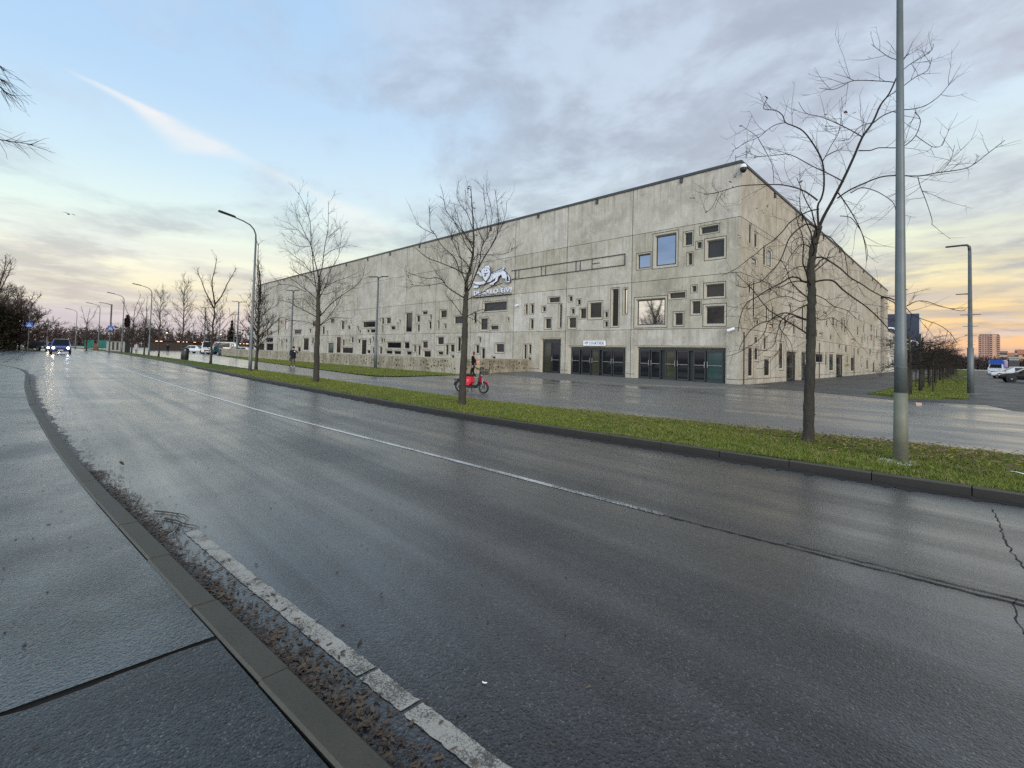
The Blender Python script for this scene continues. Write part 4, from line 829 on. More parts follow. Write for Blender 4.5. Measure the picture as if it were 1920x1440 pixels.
def auto_tree(name, h, seed, spread=.36, first=.22, fork=0, r=.105, dens=4.2, lvl=1, tw=.013, nl=36, m='twig'):
    random.seed(seed); root = bpy.data.objects.new(name, None); C.objects.link(root)
    mt = MB(); mb = MB(); n = 14; P = [Vector((0, 0, -.1))]; lean = Vector((random.gauss(0, .03), random.gauss(0, .03), 0)); top = h*(.55 if fork else .97)
    for i in range(1, n+1): P.append(Vector((0, 0, top*i/n))+lean*top*(i/n)**1.5+Vector((random.gauss(0, .012*h*.3), random.gauss(0, .012*h*.3), 0)))
    mt.tube(P, [r*(1.25 if i == 0 else (1-(.55 if fork else .9)*i/n)) for i in range(n+1)], 8); mt.build('trunk', 'bark', root, True)
    def limb(p, d, L, rr):
        q, R = wander(p, d, L, 9, .075, .035, rr, rr*.28); mb.tube(q, R, 4, False); twigs(mb, q, dens, h*.03, h*.115, tw, lvl, .06)
    for k in range(fork):
        a = 6.28*k/fork+random.uniform(-.4, .4); limb(P[-1-(k % 2)], Vector((math.cos(a)*.45, math.sin(a)*.45, 1)), h*random.uniform(.38, .48), r*.55)
    for k in range(nl):
        t = first+(1-first)*(k/nl)**1.05*(.98); p, d = along(P, min(.985, t if not fork else t*.98)); a = k*2.4+random.uniform(-.5, .5); inc = random.uniform(.85, 1.25)*(1-.45*t)
        L = h*spread*random.uniform(.7, 1.1)*(1-.62*t)*(1 if t > first+.06 else .75); limb(p, Vector((math.cos(a)*math.sin(inc), math.sin(a)*math.sin(inc), math.cos(inc))), L, max(.016, r*.38*(1-.6*t)))
    mb.build('crown', m, root, True); return root
T = [auto_tree('street_tree', 9.0, 31), auto_tree('street_tree', 9.0, 44, .34, .26, 2), auto_tree('street_tree', 9.0, 57, .38, .2, 3, nl=22)]
ROW = [((480,694), 9.0, 1, 'slender forked bare tree before the arena end, beside the tall lamp'), ((394,683), 9.2, 2, 'bare tree with a high fork, on the verge in front of the parked white van'), ((341,672), 9.2, 0, 'bare verge tree with the black litter bin standing at its foot'),
 ((297,668.3), 8.6, 0, 'bare verge tree just right of the second tall lamp up the road'), ((270,665.6), 8.6, 1, 'bare verge tree just left of the second tall lamp up the road'), ((246,663), 9.4, 2, 'bare verge tree splitting low into wide limbs, beside the third tall lamp'), ((162,657), 9.0, 2, 'broad bare tree standing alone beyond the crossing, left of the teal boards')]
for i, (b, h, k, lab) in enumerate(ROW):
    p = gnd(b[0], b[1], .05); o = copy_tree(T[k], (p.x, p.y, .06), i*1.7, h/9.0, lab); o['label'] = lab; o['category'] = 'tree'; o['group'] = 'bare trees along the verge'
def kill(o):
    for c in list(o.children): kill(c)
    bpy.data.objects.remove(o)
for t in T: kill(t)
for o in list(C.objects):
    if o.name.startswith('street_tree') and o.get('label'): o['group'] = 'bare trees along the verge'
# big overhanging tree whose limb tips reach into the picture at the left edge
random.seed(8); p = Vector((-11.5, -2.6, .09)); root = thing('pavement_tree', 'bare tree at the left edge, only its dangling branch tips showing against the sky', 'tree', p)
mt = MB(); mt.tube([(0, 0, -.1), (.05, 0, 1.5), (0, .1, 3.2), (.1, .1, 5.0), (.05, .2, 7.5)], [.2, .16, .14, .11, .05], 10); mt.build('trunk', 'bark', root, True); mb = MB()
def tip(x, y, off): d = ray(x, y); return CP+d*((p.length+off)/math.hypot(d.x, d.y))-p
for pts, sub in (([(-60, 215), (-25, 238), (0, 262), (25, 266), (60, 271)], 14), ([(-60, 120), (-25, 140), (0, 163), (12, 174), (20, 178)], 9), ([(-50, 110), (-15, 135), (0, 148), (15, 158), (24, 172)], 8), ([(-60, 90), (-20, 115), (-2, 122), (8, 133)], 5)):
    S = [Vector((.05, .15, 4.6+random.random()*1.5))]+[tip(x, y, 0) for x, y in pts]; mb.tube(S, [.05]+[.018-.0035*i for i in range(len(pts))], 5, False)
    for k in range(sub*2):
        t = random.uniform(.3, 1); q, d = along(S, t); w, R = wander(q, side_dir(d, random.uniform(.35, .8), -.05), random.uniform(.15, .5), 4, .15, 0, .004, .002); mb.tube(w, R, 3, False)
mb.build('crown', 'twig', root, True)
rt_ = auto_tree('pavement_tree', 14.5, 93, .5, .16, 5, .26, 3.2, 1, .024, 60); rt_.location = (-38.3, -10.5, 0); tag(rt_, 'big bare tree across the road, seen only reflected in the lower corner window', 'tree')
# twiggy roadside thicket and dark hedge, far left
root = auto_tree('thicket_tree', 17, 71, .55, .10, 6, .2, 3.4, 1, .028, 80, 'twig_brown'); root.location = (-123, -6.5, 0); tag(root, 'wide bare thicket rising behind the dark hedge at the far left of the road', 'tree')
root2 = auto_tree('thicket_tree', 11, 72, .7, .06, 6, .14, 5.0, 1, .028, 80, 'twig_brown'); root2.location = (-119, -2.8, 0); tag(root2, 'lower brown bush reaching over the blue crossing sign at the far left', 'tree')
random.seed(12); mb = MB()
for i in range(9000):
    x, y = random.uniform(-4, 4), random.uniform(-7, 4.4); hmax = 8.6-.8*max(0, y-1.5)-.5*random.random(); zz = random.uniform(0, hmax); s = random.uniform(.15, .45); a = Vector((random.gauss(0, 1), random.gauss(0, 1), random.gauss(0, 1))).normalized()*s; b = Vector((random.gauss(0, 1), random.gauss(0, 1), random.gauss(0, 1))).normalized()*s
    c = Vector((x, y, zz)); mb.face([c-a, c+b, c+a])
o = mb.build('clipped_hedge', 'evergreen'); o.location = (-117.5, -7.6, 0); tag(o, 'tall dark evergreen hedge block at the far left edge of the road', 'hedge')
# far woods behind the car park
random.seed(17)
def woods(name, pts, n, hfun, m, label, dep=18, w=.35):
    mb = MB()
    for i in range(n):
        t = random.random(); k = t*(len(pts)-1); j = min(int(k), len(pts)-2); f = k-j; x = pts[j][0]+(pts[j+1][0]-pts[j][0])*f; y = pts[j][1]+(pts[j+1][1]-pts[j][1])*f
        x -= random.random()*dep; h = hfun(t)*random.uniform(.72, 1.0); q, R = wander((x, y, 0), (random.gauss(0, .03), random.gauss(0, .03), 1), h, 4, .03, .05, .12, .025); mb.tube(q, R, 3, False)
        for b in range(11):
            u = random.uniform(.08, .95); c, d = along(q, u); L = h*.16*(1.15-u); v = side_dir(d, random.uniform(.5, 1.3)); e = c+v*L*1.6; s = Vector((random.gauss(0, 1), random.gauss(0, 1), random.gauss(0, 1))).normalized()*w*random.uniform(.3, 1.2)
            mb.face([c-s*.2, e+s, e-s])
    return tag(mb.build(name, m), label, 'woods', kind='stuff')
noi = lambda t: 9.2+1.6*math.sin(t*19)+1.2*math.sin(t*47+1)
woods('woods', [(-300, -70), (-285, -10), (-275, 30), (-262, 75), (-250, 110), (-235, 170)], 1500, noi, 'woods', 'brown leafless wood along the horizon behind the car park')
woods('woods', [(-330, -80), (-318, 10), (-300, 90), (-270, 190)], 420, lambda t: 13+2*math.sin(t*31), 'woods_green', 'dark green pines showing above the brown wood on the horizon', w=.6)
for x, y, h, lab in ((433, 655, 13.5, 'pointed spruce rising above the wood left of the arena'), (236, 652, 13.5, 'dark round topped pine above the wood beside the third tall lamp')):
    d = ray(x, y); q = CP+d*(255/math.hypot(d.x, d.y)); r_ = thing('conifer', lab, 'tree', (q.x, q.y, 0)); mt = MB(); mt.tube([(0, 0, -.2), (0, 0, h)], [.25, .05], 6); mt.build('trunk', 'bark', r_)
    mb = MB()
    for i in range(420):
        u = random.random(); a = random.uniform(0, 6.28); w = (1-u)*2.1+.15 if 'pointed' in lab else 1.0*math.sin(math.pi*min(1, .15+u*.85)); lo = .2 if 'pointed' in lab else .62; zz = h*(lo+(1-lo)*u); e = Vector((math.cos(a)*w, math.sin(a)*w, zz-.5*w*.4)); s = Vector((random.gauss(0, .3), random.gauss(0, .3), random.gauss(0, .2))); mb.face([(0, 0, zz+.3), e+s, e-s])
    mb.build('crown', 'evergreen', r_)
# row of clipped small trees beside the drive on the right
def clipped(seed):
    random.seed(seed); root = bpy.data.objects.new('clipped_tree', None); C.objects.link(root); mt = MB(); mt.tube([(0, 0, -.1), (.03, 0, .9), (0, .03, 2.0), (0, 0, 3.2)], [.1, .085, .075, .04], 8); mt.build('trunk', 'bark', root, True); mb = MB()
    for k in range(44):
        a = random.uniform(0, 6.28); zz = random.uniform(1.25, 2.9); q, R = wander((0, 0, zz), (math.cos(a), math.sin(a), random.uniform(-.25, .5)), random.uniform(1.0, 2.1), 7, .2, .01, .02, .006); mb.tube(q, R, 4, False); twigs(mb, q, 5.0, .2, .8, .0085, 1, .03, .22)
    mb.build('crown', 'twig', root, True)
    for s in (-1, 1): mt = MB(); mt.tube([(.02*s, s*.55, -.1), (0, s*.55, 1.7)], .04, 6); mt.build('stake', 'bark', root)
    mt = MB(); mt.tube([(0, -.55, .55), (0, .55, .55)], .025, 5); mt.tube([(0, -.55, 1.55), (0, .55, 1.55)], .025, 5); mt.build('stake_rail', 'bark', root); return root
K = [clipped(5), clipped(6)]
ordn = ['Nearest', 'Second', 'Third', 'Fourth', 'Fifth', 'Sixth', 'Seventh', 'Eighth', 'Ninth', 'Tenth', 'Eleventh', 'Twelfth', 'Thirteenth', 'Fourteenth', 'Fifteenth', 'Sixteenth']
for i in range(16):
    lab = '%s clipped twiggy tree in the drive-side row, counted from the street' % ordn[i].lower()
    o = copy_tree(K[i % 2], (-2.3+.12*math.sin(i*2.1), 31.8+5.4*i, .03), i*1.3, random.uniform(.92, 1.12), lab); o['label'] = lab; o['category'] = 'tree'; o['group'] = 'clipped trees in the row by the drive'
for t in K: kill(t)
woods('shrubbery', [(-8, 232), (2, 236), (12, 240), (24, 244)], 500, lambda t: 6.2-1.8*t, 'woods', 'brown leafless shrubs closing the end of the drive under the apartment tower', 14, .4)
# ------------------------------------------------------------------ lamps
def street_lamp(hp=8.9, two=False):
    root = bpy.data.objects.new('street_lamp', None); C.objects.link(root); mb = MB()
    mb.tube([(0, 0, -.05), (0, 0, 1.2), (0, 0, 1.21), (0, 0, hp*.55), (0, 0, hp-.7)], [.105, .10, .09, .072, .055], 12); mb.build('pole', 'galvanised', root, True)
    mb = MB(); A = [(0, 0, hp-.72), (0, -.02, hp-.35), (0, -.14, hp-.05), (0, -.38, hp+.18), (0, -.75, hp+.32), (0, -1.35, hp+.45)]; mb.tube(A, [.05, .046, .042, .04, .038, .034], 8); mb.build('arm', 'galvanised_dark', root, True)
    mb = MB(); pr = [(-.10, 0), (-.13, .045), (-.10, .09), (.10, .09), (.13, .045), (.10, 0)]
    mb.grid([[(x*k, y, hp+.42+.26*(-(y+1.25))/1.0*.55+z) for x, z in pr] for y, k in ((-1.22, .4), (-1.35, .9), (-2.05, 1.05), (-2.15, .8))], True, True, True); mb.build('lamp_head', 'lamp_head_metal', root)
    mb = MB(); mb.box(-.16, -.16, -.05, .16, .16, .015); mb.build('base_plate', 'galvanised', root); return root
SL = street_lamp()
# the nearest pole: stouter, its foot stained, its head above the picture
p = gnd(1689, 866, .12); near = copy_tree(SL, (p.x, p.y, .13), .1, 1.0, 'thick grey lamp pole nearest the camera, rising out of the top of the picture'); near['category'] = 'street lamp'; near['group'] = 'street lamps along the verge'
for c in list(near.children):
    if c.name.startswith('pole') or c.name.startswith('base_plate'): bpy.data.objects.remove(c)
mb = MB(); mb.tube([(0, 0, 1.06), (0, 0, 1.78), (0, 0, 1.79), (0, 0, 4.6), (0, 0, 8.2)], [.083, .077, .074, .056, .038], 20); mb.tube([(0, 0, 1.45), (0, 0, 1.462)], .085, 20); mb.tube([(0, 0, 1.456), (-.05, -.09, 1.46), (-.085, -.14, 1.464)], .005, 4); mb.build('pole', 'galvanised', near, True)
mb = MB(); mb.tube([(0, 0, -.05), (0, 0, .5), (0, 0, 1.06)], [.096, .091, .086], 20, True); mb.build('pole_sleeve', 'moss_metal', near, True)
mb = MB(); mb.lathe([(.27, -.08), (.27, .012), (.24, .02), (.1, .022)], (0, 0, -.02), n=18); mb.build('base_plate', 'white_plastic', near)
LAMPS = [(gnd(468.5, 699.5), 1.0, 'tall curved-arm lamp on the verge in front of the left end of the arena'), (gnd(278.8, 667.2), 1.0, 'second tall curved-arm lamp up the road, between two bare trees'), (gnd(227.5, 662.3), 1.0, 'third tall curved-arm lamp up the road, just right of the white kiosk'), (Vector((-126, 8.0, 0)), 1.0, 'fourth curved-arm lamp, rising right behind the blue crossing sign on the verge'), (Vector((-150, 5.5, 0)), .98, 'curved-arm lamp standing right behind the lone broad tree beyond the crossing'), (Vector((-205, 1, 0)), 1.0, 'farthest curved-arm lamp, small above the headlit car')]
for q, s, lab in LAMPS:
    o = copy_tree(SL, (q.x, q.y, .05), .12, s, lab); o['category'] = 'street lamp'; o['group'] = 'street lamps along the verge'
def drive_lamp(hp, dbl):
    root = bpy.data.objects.new('drive_lamp', None); C.objects.link(root); mb = MB(); mb.tube([(0, 0, -.05), (0, 0, 2.6), (0, 0, 2.61), (0, 0, hp-.3)], [.15, .14, .105, .075], 12); mb.build('pole', 'galvanised', root, True)
    mb = MB(); mb.tube([(0, 0, hp-.35), (-.02, 0, hp-.08), (-.10, 0, hp+.02), (-.42, 0, hp+.04)], [.075, .07, .06, .05], 8)
    if dbl: mb.tube([(0, 0, hp-.2), (.05, 0, hp-.05), (.42, 0, hp+.06)], [.07, .06, .05], 8)
    mb.build('arm', 'galvanised_dark', root, True)
    for s in ((-1, 1) if dbl else (-1,)):
        mb = MB(); mb.grid([[(s*x, y*k, hp+z+.03*dbl*(x-.7)) for y, z in ((-.11, 0), (-.12, .06), (.12, .06), (.11, 0))] for x, k in ((.34, .6), (.42, 1), (.95, 1), (1.0, .7))], True, True, True); mb.build('lamp_head', 'lamp_head_metal', root)
    mb = MB(); mb.box(-.3, -.3, -.05, .3, .3, .06); mb.build('base_plate', 'galvanised', root); return root
D1, D2 = drive_lamp(8.4, False), drive_lamp(8.4, True)
for i, y in enumerate((36.6, 62, 88, 114, 150, 185, 215)):
    lab = '%s lamp of the drive line, %s' % (ordn[i].lower(), 'single headed and nearest' if i == 0 else ['', 'single armed, behind the nearest', 'third highest of the crossing arms', 'its twin arms below the third pair', 'its twin arms under the fourth', 'with small twin arms', 'farthest and lowest of the line'][i])
    o = copy_tree(D1 if i < 2 else D2, (-.05-.0*y-.02*i, y, .02), .0, 1.0, lab); o['category'] = 'street lamp'; o['group'] = 'lamps in a line along the drive'
def pole_at(top, hgt): d = ray(*top); return CP+d*((hgt-1.65)/d.z)
def tlamp(q, h, lab, rz=1.35, src=None):
    o = copy_tree(src or D2, (q.x, q.y, 0), rz, h/8.4, lab); o['category'] = 'street lamp'; o['group'] = 'car park and lawn lamps'
tlamp(gnd(703.5, 691), 8.0, 'thin grey lamp standing on the lawn against the low perforated wall', .5)
for top, h, lab in (((550, 545), 8.2, 'thin lamp behind the tall twin-leader tree, close to the arena wall'), ((448, 566), 9, 'twin-armed car park lamp nearest the left end of the arena'), ((386, 577), 9, 'twin-armed lamp right beside the bare tree with the high fork'), ((413, 597), 9, 'small twin-armed lamp halfway between the tree and the arena'), ((363, 606), 9, 'distant twin-armed lamp at the left of the parked white car'), ((441, 590), 9, 'slim distant lamp just left of the twin-armed car park lamp')):
    if top[0] == 550: d = ray(*top); q = CP+d*(20.6/d.y); tlamp(Vector((q.x, q.y+.0, 0)), q.z, lab, .4)
    else: tlamp(pole_at(top, h), h, lab, 1.5)
for t in (SL, D1, D2): kill(t)
# ------------------------------------------------------------------ vehicles
MIR = 1
def make_car(name, paint, L=4.6, W=1.84, Hh=1.62, kind='suv', lights=None, rails=False):
    root = bpy.data.objects.new(name, None); C.objects.link(root); w = W/2; x0, x1 = -L/2, L/2; hb = Hh*.58
    if kind == 'van': S = [(x0, .45, .9, .9, Hh*.95, .82), (x0+.12, .3, 1.05, 1, Hh, .86), (x0+L*.6, .3, 1.05, 1, Hh, .88), (x1-L*.27, .3, 1.1, 1, Hh*.97, .86), (x1-L*.12, .3, 1.12, 1, 1.2, .92), (x1-.12, .3, .95, .97, .98, .9), (x1, .42, .75, .85, .78, .8)]
    else:
        S = [(x0, .48, .78, .82, .82, .8), (x0+.1, .34, hb*.98, .95, hb+.03, .88), (x0+L*.07, .3, hb, 1, hb+.25, .86), (x0+L*.15, .3, hb, 1, Hh*.96, .76), (x0+L*.3, .3, hb, 1, Hh, .77), (x0+L*.52, .3, hb*.99, 1, Hh*.985, .76), (x0+L*.72, .3, hb*.97, 1, hb*1.02, .86), (x0+L*.88, .32, hb*.88, .98, hb*.91, .86), (x1-.08, .34, hb*.74, .93, hb*.77, .84), (x1, .44, hb*.6, .84, hb*.62, .78)]
        if kind == 'sedan': S[2] = (x0+L*.07, .3, hb, 1, hb+.04, .86); S[3] = (x0+L*.2, .3, hb, 1, Hh*.85, .76)
    mb = MB(); rings = []
    for x, zb, zt, k, zr, kr in S:
        h = [(w*k*.86, zb), (w*k*.985, zb+.12), (w*k, (zb+zt)/2+.04), (w*k*.965, zt), (w*kr+.0, zr-.07 if zr-zt > .2 else zr-.01), (w*kr*.82, zr)]
        rings.append([(x, y, z) for y, z in h]+[(x, -y, z) for y, z in reversed(h)])
    mb.grid(rings, True, True, True); body = mb.build('body', paint, root, False)
    mb = MB(); cab = [s for s in S if s[4]-s[2] > .22]
    for s in (1, -1):
        for (a, b) in zip(cab, cab[1:]):
            def P(q, t): y0, z0, y1, z1 = w*q[3]*.965, q[2], w*q[5], q[4]-.07; return Vector((q[0], s*(y0+(y1-y0)*t+.006), z0+(z1-z0)*t))
            c = [P(a, .12), P(b, .12), P(b, .93), P(a, .93)]; m_ = sum(c, Vector())/4; c = [m_+(q-m_)*.94+Vector((0, s*.004, 0)) for q in c]; mb.face(c if s < 0 else c[::-1])
    mb.build('side_window', 'car_glass', root)
    i = S.index(cab[-1]); a, b = S[i], S[i+1]
    if kind == 'van': a, b = S[3], S[4]
    mb = MB(); q = [Vector((a[0]+.03, w*a[5]*.8, a[4]-.02)), Vector((b[0]-.05, w*b[5]*.86, b[4]+.05)), Vector((b[0]-.05, -w*b[5]*.86, b[4]+.05)), Vector((a[0]+.03, -w*a[5]*.8, a[4]-.02))]; n = (q[1]-q[0]).cross(q[3]-q[0]).normalized()
    if n.x < 0: n = -n
    mb.face([v+n*.02 for v in q]); mb.build('windscreen', 'car_glass', root)
    a, b = cab[0], S[max(0, S.index(cab[0])-1)]; mb = MB(); xr = a[0]-.02
    mb.face([(xr-.02, w*.68, a[4]-.12), (xr-.02, -w*.68, a[4]-.12), (b[0]-.03, -w*.74, a[2]+.08), (b[0]-.03, w*.74, a[2]+.08)]); mb.build('rear_window', 'car_glass', root)
    R = .34 if kind != 'sedan' else .32
    for sx in (x0+L*.19, x1-L*.185):
        for s in (1, -1):
            mb = MB(); mb.lathe([(.19, s*-.1), (R-.03, s*-.1), (R, s*-.07), (R, s*.07), (R-.03, s*.10), (.20, s*.105)], (sx, s*(w-.09), R), 'y', 18); wh = mb.build('wheel', 'rubber', root, True)
            mb = MB(); mb.lathe([(.215, .0), (.21, s*.075), (.12, s*.10), (.04, s*.11)], (sx, s*(w-.09), R), 'y', 12); mb.build('rim', 'rim', wh)
            mb = MB(); mb.lathe([(R+.055, -s*.1), (R+.055, s*.012), (R+.02, s*.014)], (sx, s*(w-.012), R), 'y', 18); mb.build('wheel_arch', 'bin_black', root)
    for s, lm in zip((1, -1), lights or ('lens', 'lens')):
        mb = MB(); xx = x1-.10; zz = hb*.70; mb.lathe([(.02, .14), (.11, .13), (.13, .07), (.13, 0)], (xx-.02, s*w*.68, zz), 'x', 12); mb.build('headlight', lm, root)
        mb = MB(); mb.box(x0-.005, s*w*.62, hb*.72, x0+.12, s*w*.86, hb*.9); mb.build('tail_light', 'tail_lens', root)
    mb = MB(); mb.box(x1-.02, -w*.45, .44, x1+.014, w*.45, hb*.58); mb.build('grille', 'bin_black', root)
    mb = MB(); mb.box(x1+.012, -.26, .46, x1+.03, .26, .57); mb.build('number_plate', 'plate', root)
    mb = MB(); mb.box(x0-.03, -.26, .55, x0-.004, .26, .66); mb.build('number_plate', 'plate', root)
    for s in (1, -1): mb = MB(); mb.grid([[(x, s*(w-.02+y), hb+z) for y, z in ((0, .0), (.16, .02), (.17, .14), (0, .12))] for x in (x1-L*.33, x1-L*.30)], True, True, True); mb.build('mirror', paint, root)
    if rails:
        for s in (1, -1): mb = MB(); mb.tube([(x0+L*.18, s*w*.66, Hh-.03), (x0+L*.2, s*w*.66, Hh+.04), (x0+L*.5, s*w*.66, Hh+.04), (x0+L*.53, s*w*.66, Hh-.02)], .022, 6); mb.build('roof_rail', 'steel', root)
    return root
def put(o, lab, cat, loc, rz, group=None): tag(o, lab, cat, group); o.location = loc; o.rotation_euler = (0, 0, rz); return o
put(make_car('parked_car'[7:], 'car_navy', 4.9, 1.98, 1.95, 'suv', ('headlight_cold', 'headlight_warm'), True), 'dark blue off-road car driving nearer the camera with both headlights lit', 'car', (-85.4, 1.75, 0), -.02, 'cars on the road')
put(make_car('car', 'car_grey', 4.4, 1.8, 1.5, 'sedan', ('headlight_cold', 'headlight_warm')), 'dark car with warm lit headlights following behind the off-road car', 'car', (-104, 1.3, 0), .0, 'cars on the road')
put(make_car('car', 'car_black', 4.4, 1.8, 1.5, 'sedan', ('lens', 'lens')), 'small black car farther back, turned across the side road at the far left', 'car', (-113, -.4, 0), .5, 'cars on the road')
GP = 'parked cars beside the drive'
put(make_car('car', 'car_black', 4.85, 1.92, 1.68, 'suv'), 'glossy black estate car, nearest whole car parked beside the drive', 'car', (4.3, 71.0, 0), math.pi+.12, GP)
put(make_car('car', 'car_white', 4.6, 1.86, 1.62, 'suv'), 'white car parked directly behind the black estate', 'car', (3.9, 89.0, 0), math.pi+.15, GP)
bv = put(make_car('van', 'car_white', 5.4, 2.0, 2.0, 'van'), 'white fronted van with a bright blue box body, behind the parked cars', 'van', (3.3, 122.0, 0), -math.pi/2-.15, GP)
mb = MB(); mb.grid([[(x, y*k, z) for y, z in ((-1.03, 1.15), (-1.03, 2.55), (-.85, 2.72), (.85, 2.72), (1.03, 2.55), (1.03, 1.15))] for x, k in ((-2.72, 1), (.5, 1), (.95, .9))], True, True, True); mb.build('cargo_box', 'car_blue', bv)
put(make_car('car', 'car_black', 4.6, 1.86, 1.6, 'suv'), 'black car cut off by the right edge, next to the black estate', 'car', (7.0, 65.5, 0), math.pi+.1, GP)
put(make_car('car', 'car_red', 4.5, 1.84, 1.5, 'sedan'), 'dark red car seen over the roof of the black estate', 'car', (11.6, 110.0, 0), math.pi+.2, GP)
put(make_car('car', 'car_navy', 4.5, 1.84, 1.6, 'suv'), 'dark blue car with a red neighbour over the black estate roof', 'car', (9.6, 124.0, 0), math.pi+.2, GP)
GQ = 'cars in the car park left of the arena'
def atd(x, y, dist): d = ray(x, y); q = CP+d*(dist/math.hypot(d.x, d.y)); return (q.x, q.y, 0)
put(make_car('van', 'car_white', 5.0, 1.95, 2.35, 'van'), 'white van facing the camera, parked left of the low wall', 'van', atd(391, 655, 104), -.3, GQ)
put(make_car('car', 'car_white', 4.5, 1.84, 1.55, 'suv'), 'white car parked just left of the white van', 'car', atd(371, 655, 112), .75, GQ)
put(make_car('car', 'car_teal', 4.3, 1.8, 1.5, 'sedan'), 'pale blue car parked just right of the white van', 'car', atd(409, 655, 106), .6, GQ)
put(make_car('van', 'car_white', 6.2, 2.0, 2.5, 'van'), 'long white van at the back, over the left end of the low wall', 'van', atd(428, 652, 128), 1.1, GQ)
put(make_car('car', 'car_red', 4.3, 1.8, 1.5, 'sedan'), 'red car with its back to the low wall, left of the tall verge lamp', 'car', atd(447, 655, 122), 1.2, GQ)
put(make_car('car', 'car_white', 4.4, 1.8, 1.5, 'suv'), 'white car half hidden behind the low wall and the tall verge lamp', 'car', atd(462, 655, 116), 1.0, GQ)
# ------------------------------------------------------------------ shared electric moped
p = gnd(862, 734.5); q = gnd(909, 735.5); ang = math.atan2(q.y-p.y, q.x-p.x); wb = 1.14
bike = thing('electric_moped', 'red and black shared moped on its stand behind the slim tree', 'moped', (p.x, p.y, 0), .30)
for x in (0, wb):
    mb = MB(); Rw = .235; mb.lathe([(Rw-.06, -.045), (Rw-.02, -.05), (Rw, -.02), (Rw, .02), (Rw-.02, .05), (Rw-.06, .045), (Rw-.06, -.045)], (x, 0, Rw), 'y', 22, False); w_ = mb.build('wheel', 'rubber', bike, True)
    mb = MB(); mb.lathe([(.05, -.06), (.06, -.03), (.06, .03), (.05, .06)], (x, 0, Rw), 'y', 12)
    for k in range(5): a = k*1.2566; mb.tube([(x, 0, Rw), (x+math.cos(a)*.175, 0, Rw+math.sin(a)*.175)], .018, 6)
    mb.lathe([(.165, -.03), (.178, -.03), (.178, .03), (.165, .03), (.165, -.03)], (x, 0, Rw), 'y', 22, False); mb.build('rim', 'rim_dark', w_)
mb = MB(); mb.tube([(wb-.17, 0, .86), (wb-.20, 0, .62), (wb-.25, 0, .36), (wb-.36, 0, .26), (.40, 0, .25), (.22, 0, .36), (.08, 0, .45)], [.035, .045, .05, .06, .06, .05, .04], 8); mb.tube([(0, .09, .235), (.2, .09, .33), (.38, .08, .28)], .025, 6); mb.tube([(0, -.09, .235), (.2, -.09, .33), (.38, -.08, .28)], .025, 6); mb.build('frame', 'dark_metal', bike, True)
mb = MB(); mb.box(.30, -.14, .20, wb-.36, .14, .285); mb.build('footboard', 'rubber', bike)
mb = MB(); P = [(a+.25, b) for a, b in ((-.02, .66), (.34, .66), (.36, .42), (.26, .30), (.06, .31), (-.02, .42))]; mb.prism(P, lambda u, v, d: (u, d, v), -.135, .135); bx = mb.build('battery_box', 'scooter_red', bike)
for s in (1, -1):
    hp = [(.43+.085*(16*math.sin(t)**3)/16, .49+.075*(13*math.cos(t)-5*math.cos(2*t)-2*math.cos(3*t)-math.cos(4*t))/15) for t in [i*math.pi/14 for i in range(28)]]
    mb = MB(); mb.prism(hp, lambda u, v, d: (u, d, v), s*.134, s*.143); h = mb.build('heart_mark', 'scooter_pink', bx)
    mb = MB(); mb.prism([(.425+(a-.43)*.42, .485+(b-.49)*.42) for a, b in hp], lambda u, v, d: (u, d, v), s*.142, s*.147); mb.build('heart_centre', 'scooter_red', h)
mb = MB(); mb.grid([[(x, y*k, z) for y, z in ((-.11, .67), (-.13, .72), (-.09, .765), (.09, .765), (.13, .72), (.11, .67))] for x, k in ((.02, .7), (.10, 1), (.54, .9), (.64, .5))], True, True, True); mb.build('saddle', 'rubber', bike, True)
mb = MB(); mb.tube([(.25, .1, .6), (-.2, .1, .5), (-.30, 0, .46), (-.2, -.1, .5), (.25, -.1, .6)], .012, 6); mb.build('rear_rack', 'dark_metal', bike)
mb = MB(); mb.tube([(-.06, 0, .5), (-.24, 0, .36), (-.28, 0, .26)], [.03, .05, .03], 6); mb.build('rear_fender', 'rubber', bike)
mb = MB(); mb.tube([(wb-.17, 0, .84), (wb-.12, 0, .66), (wb-.02, .06, .46), (wb, .065, .235)], .022, 8); mb.tube([(wb-.12, 0, .66), (wb-.02, -.06, .46), (wb, -.065, .235)], .022, 8); mb.build('fork', 'steel', bike, True)
mb = MB(); rr = []
for k in range(7): a = .5+k*.34; rr.append([(wb+math.cos(a)*r, y, .235+math.sin(a)*r) for r, y in ((.262, -.065), (.285, 0), (.262, .065))])
mb.grid(rr, False); mb.build('front_fender', 'scooter_red', bike, True)
mb = MB(); mb.grid([[(x, y*k, z) for y in (-.055, -.03, .03, .055)] for x, z, k in ((wb-.15, .84, .7), (wb-.10, .70, 1), (wb-.12, .52, .9), (wb-.18, .36, .6))], False); mb.grid([[(x-.05, y*k, z) for y in (-.055, -.03, .03, .055)] for x, z, k in ((wb-.15, .84, .7), (wb-.10, .70, 1), (wb-.12, .52, .9), (wb-.18, .36, .6))], False); mb.build('front_panel', 'scooter_red', bike, True)
mb = MB(); mb.tube([(wb-.18, 0, .82), (wb-.21, 0, .98)], .022, 6); mb.tube([(wb-.38, .30, 1.02), (wb-.24, .24, 1.03), (wb-.20, .08, .98), (wb-.20, -.08, .98), (wb-.24, -.24, 1.03), (wb-.38, -.30, 1.02)], .017, 6); mb.tube([(wb-.22, .2, 1.03), (wb-.25, .24, 1.18)], .01, 5); mb.tube([(wb-.25, .24, 1.17), (wb-.26, .3, 1.22)], .03, 6); mb.build('handlebar', 'dark_metal', bike, True)
mb = MB()
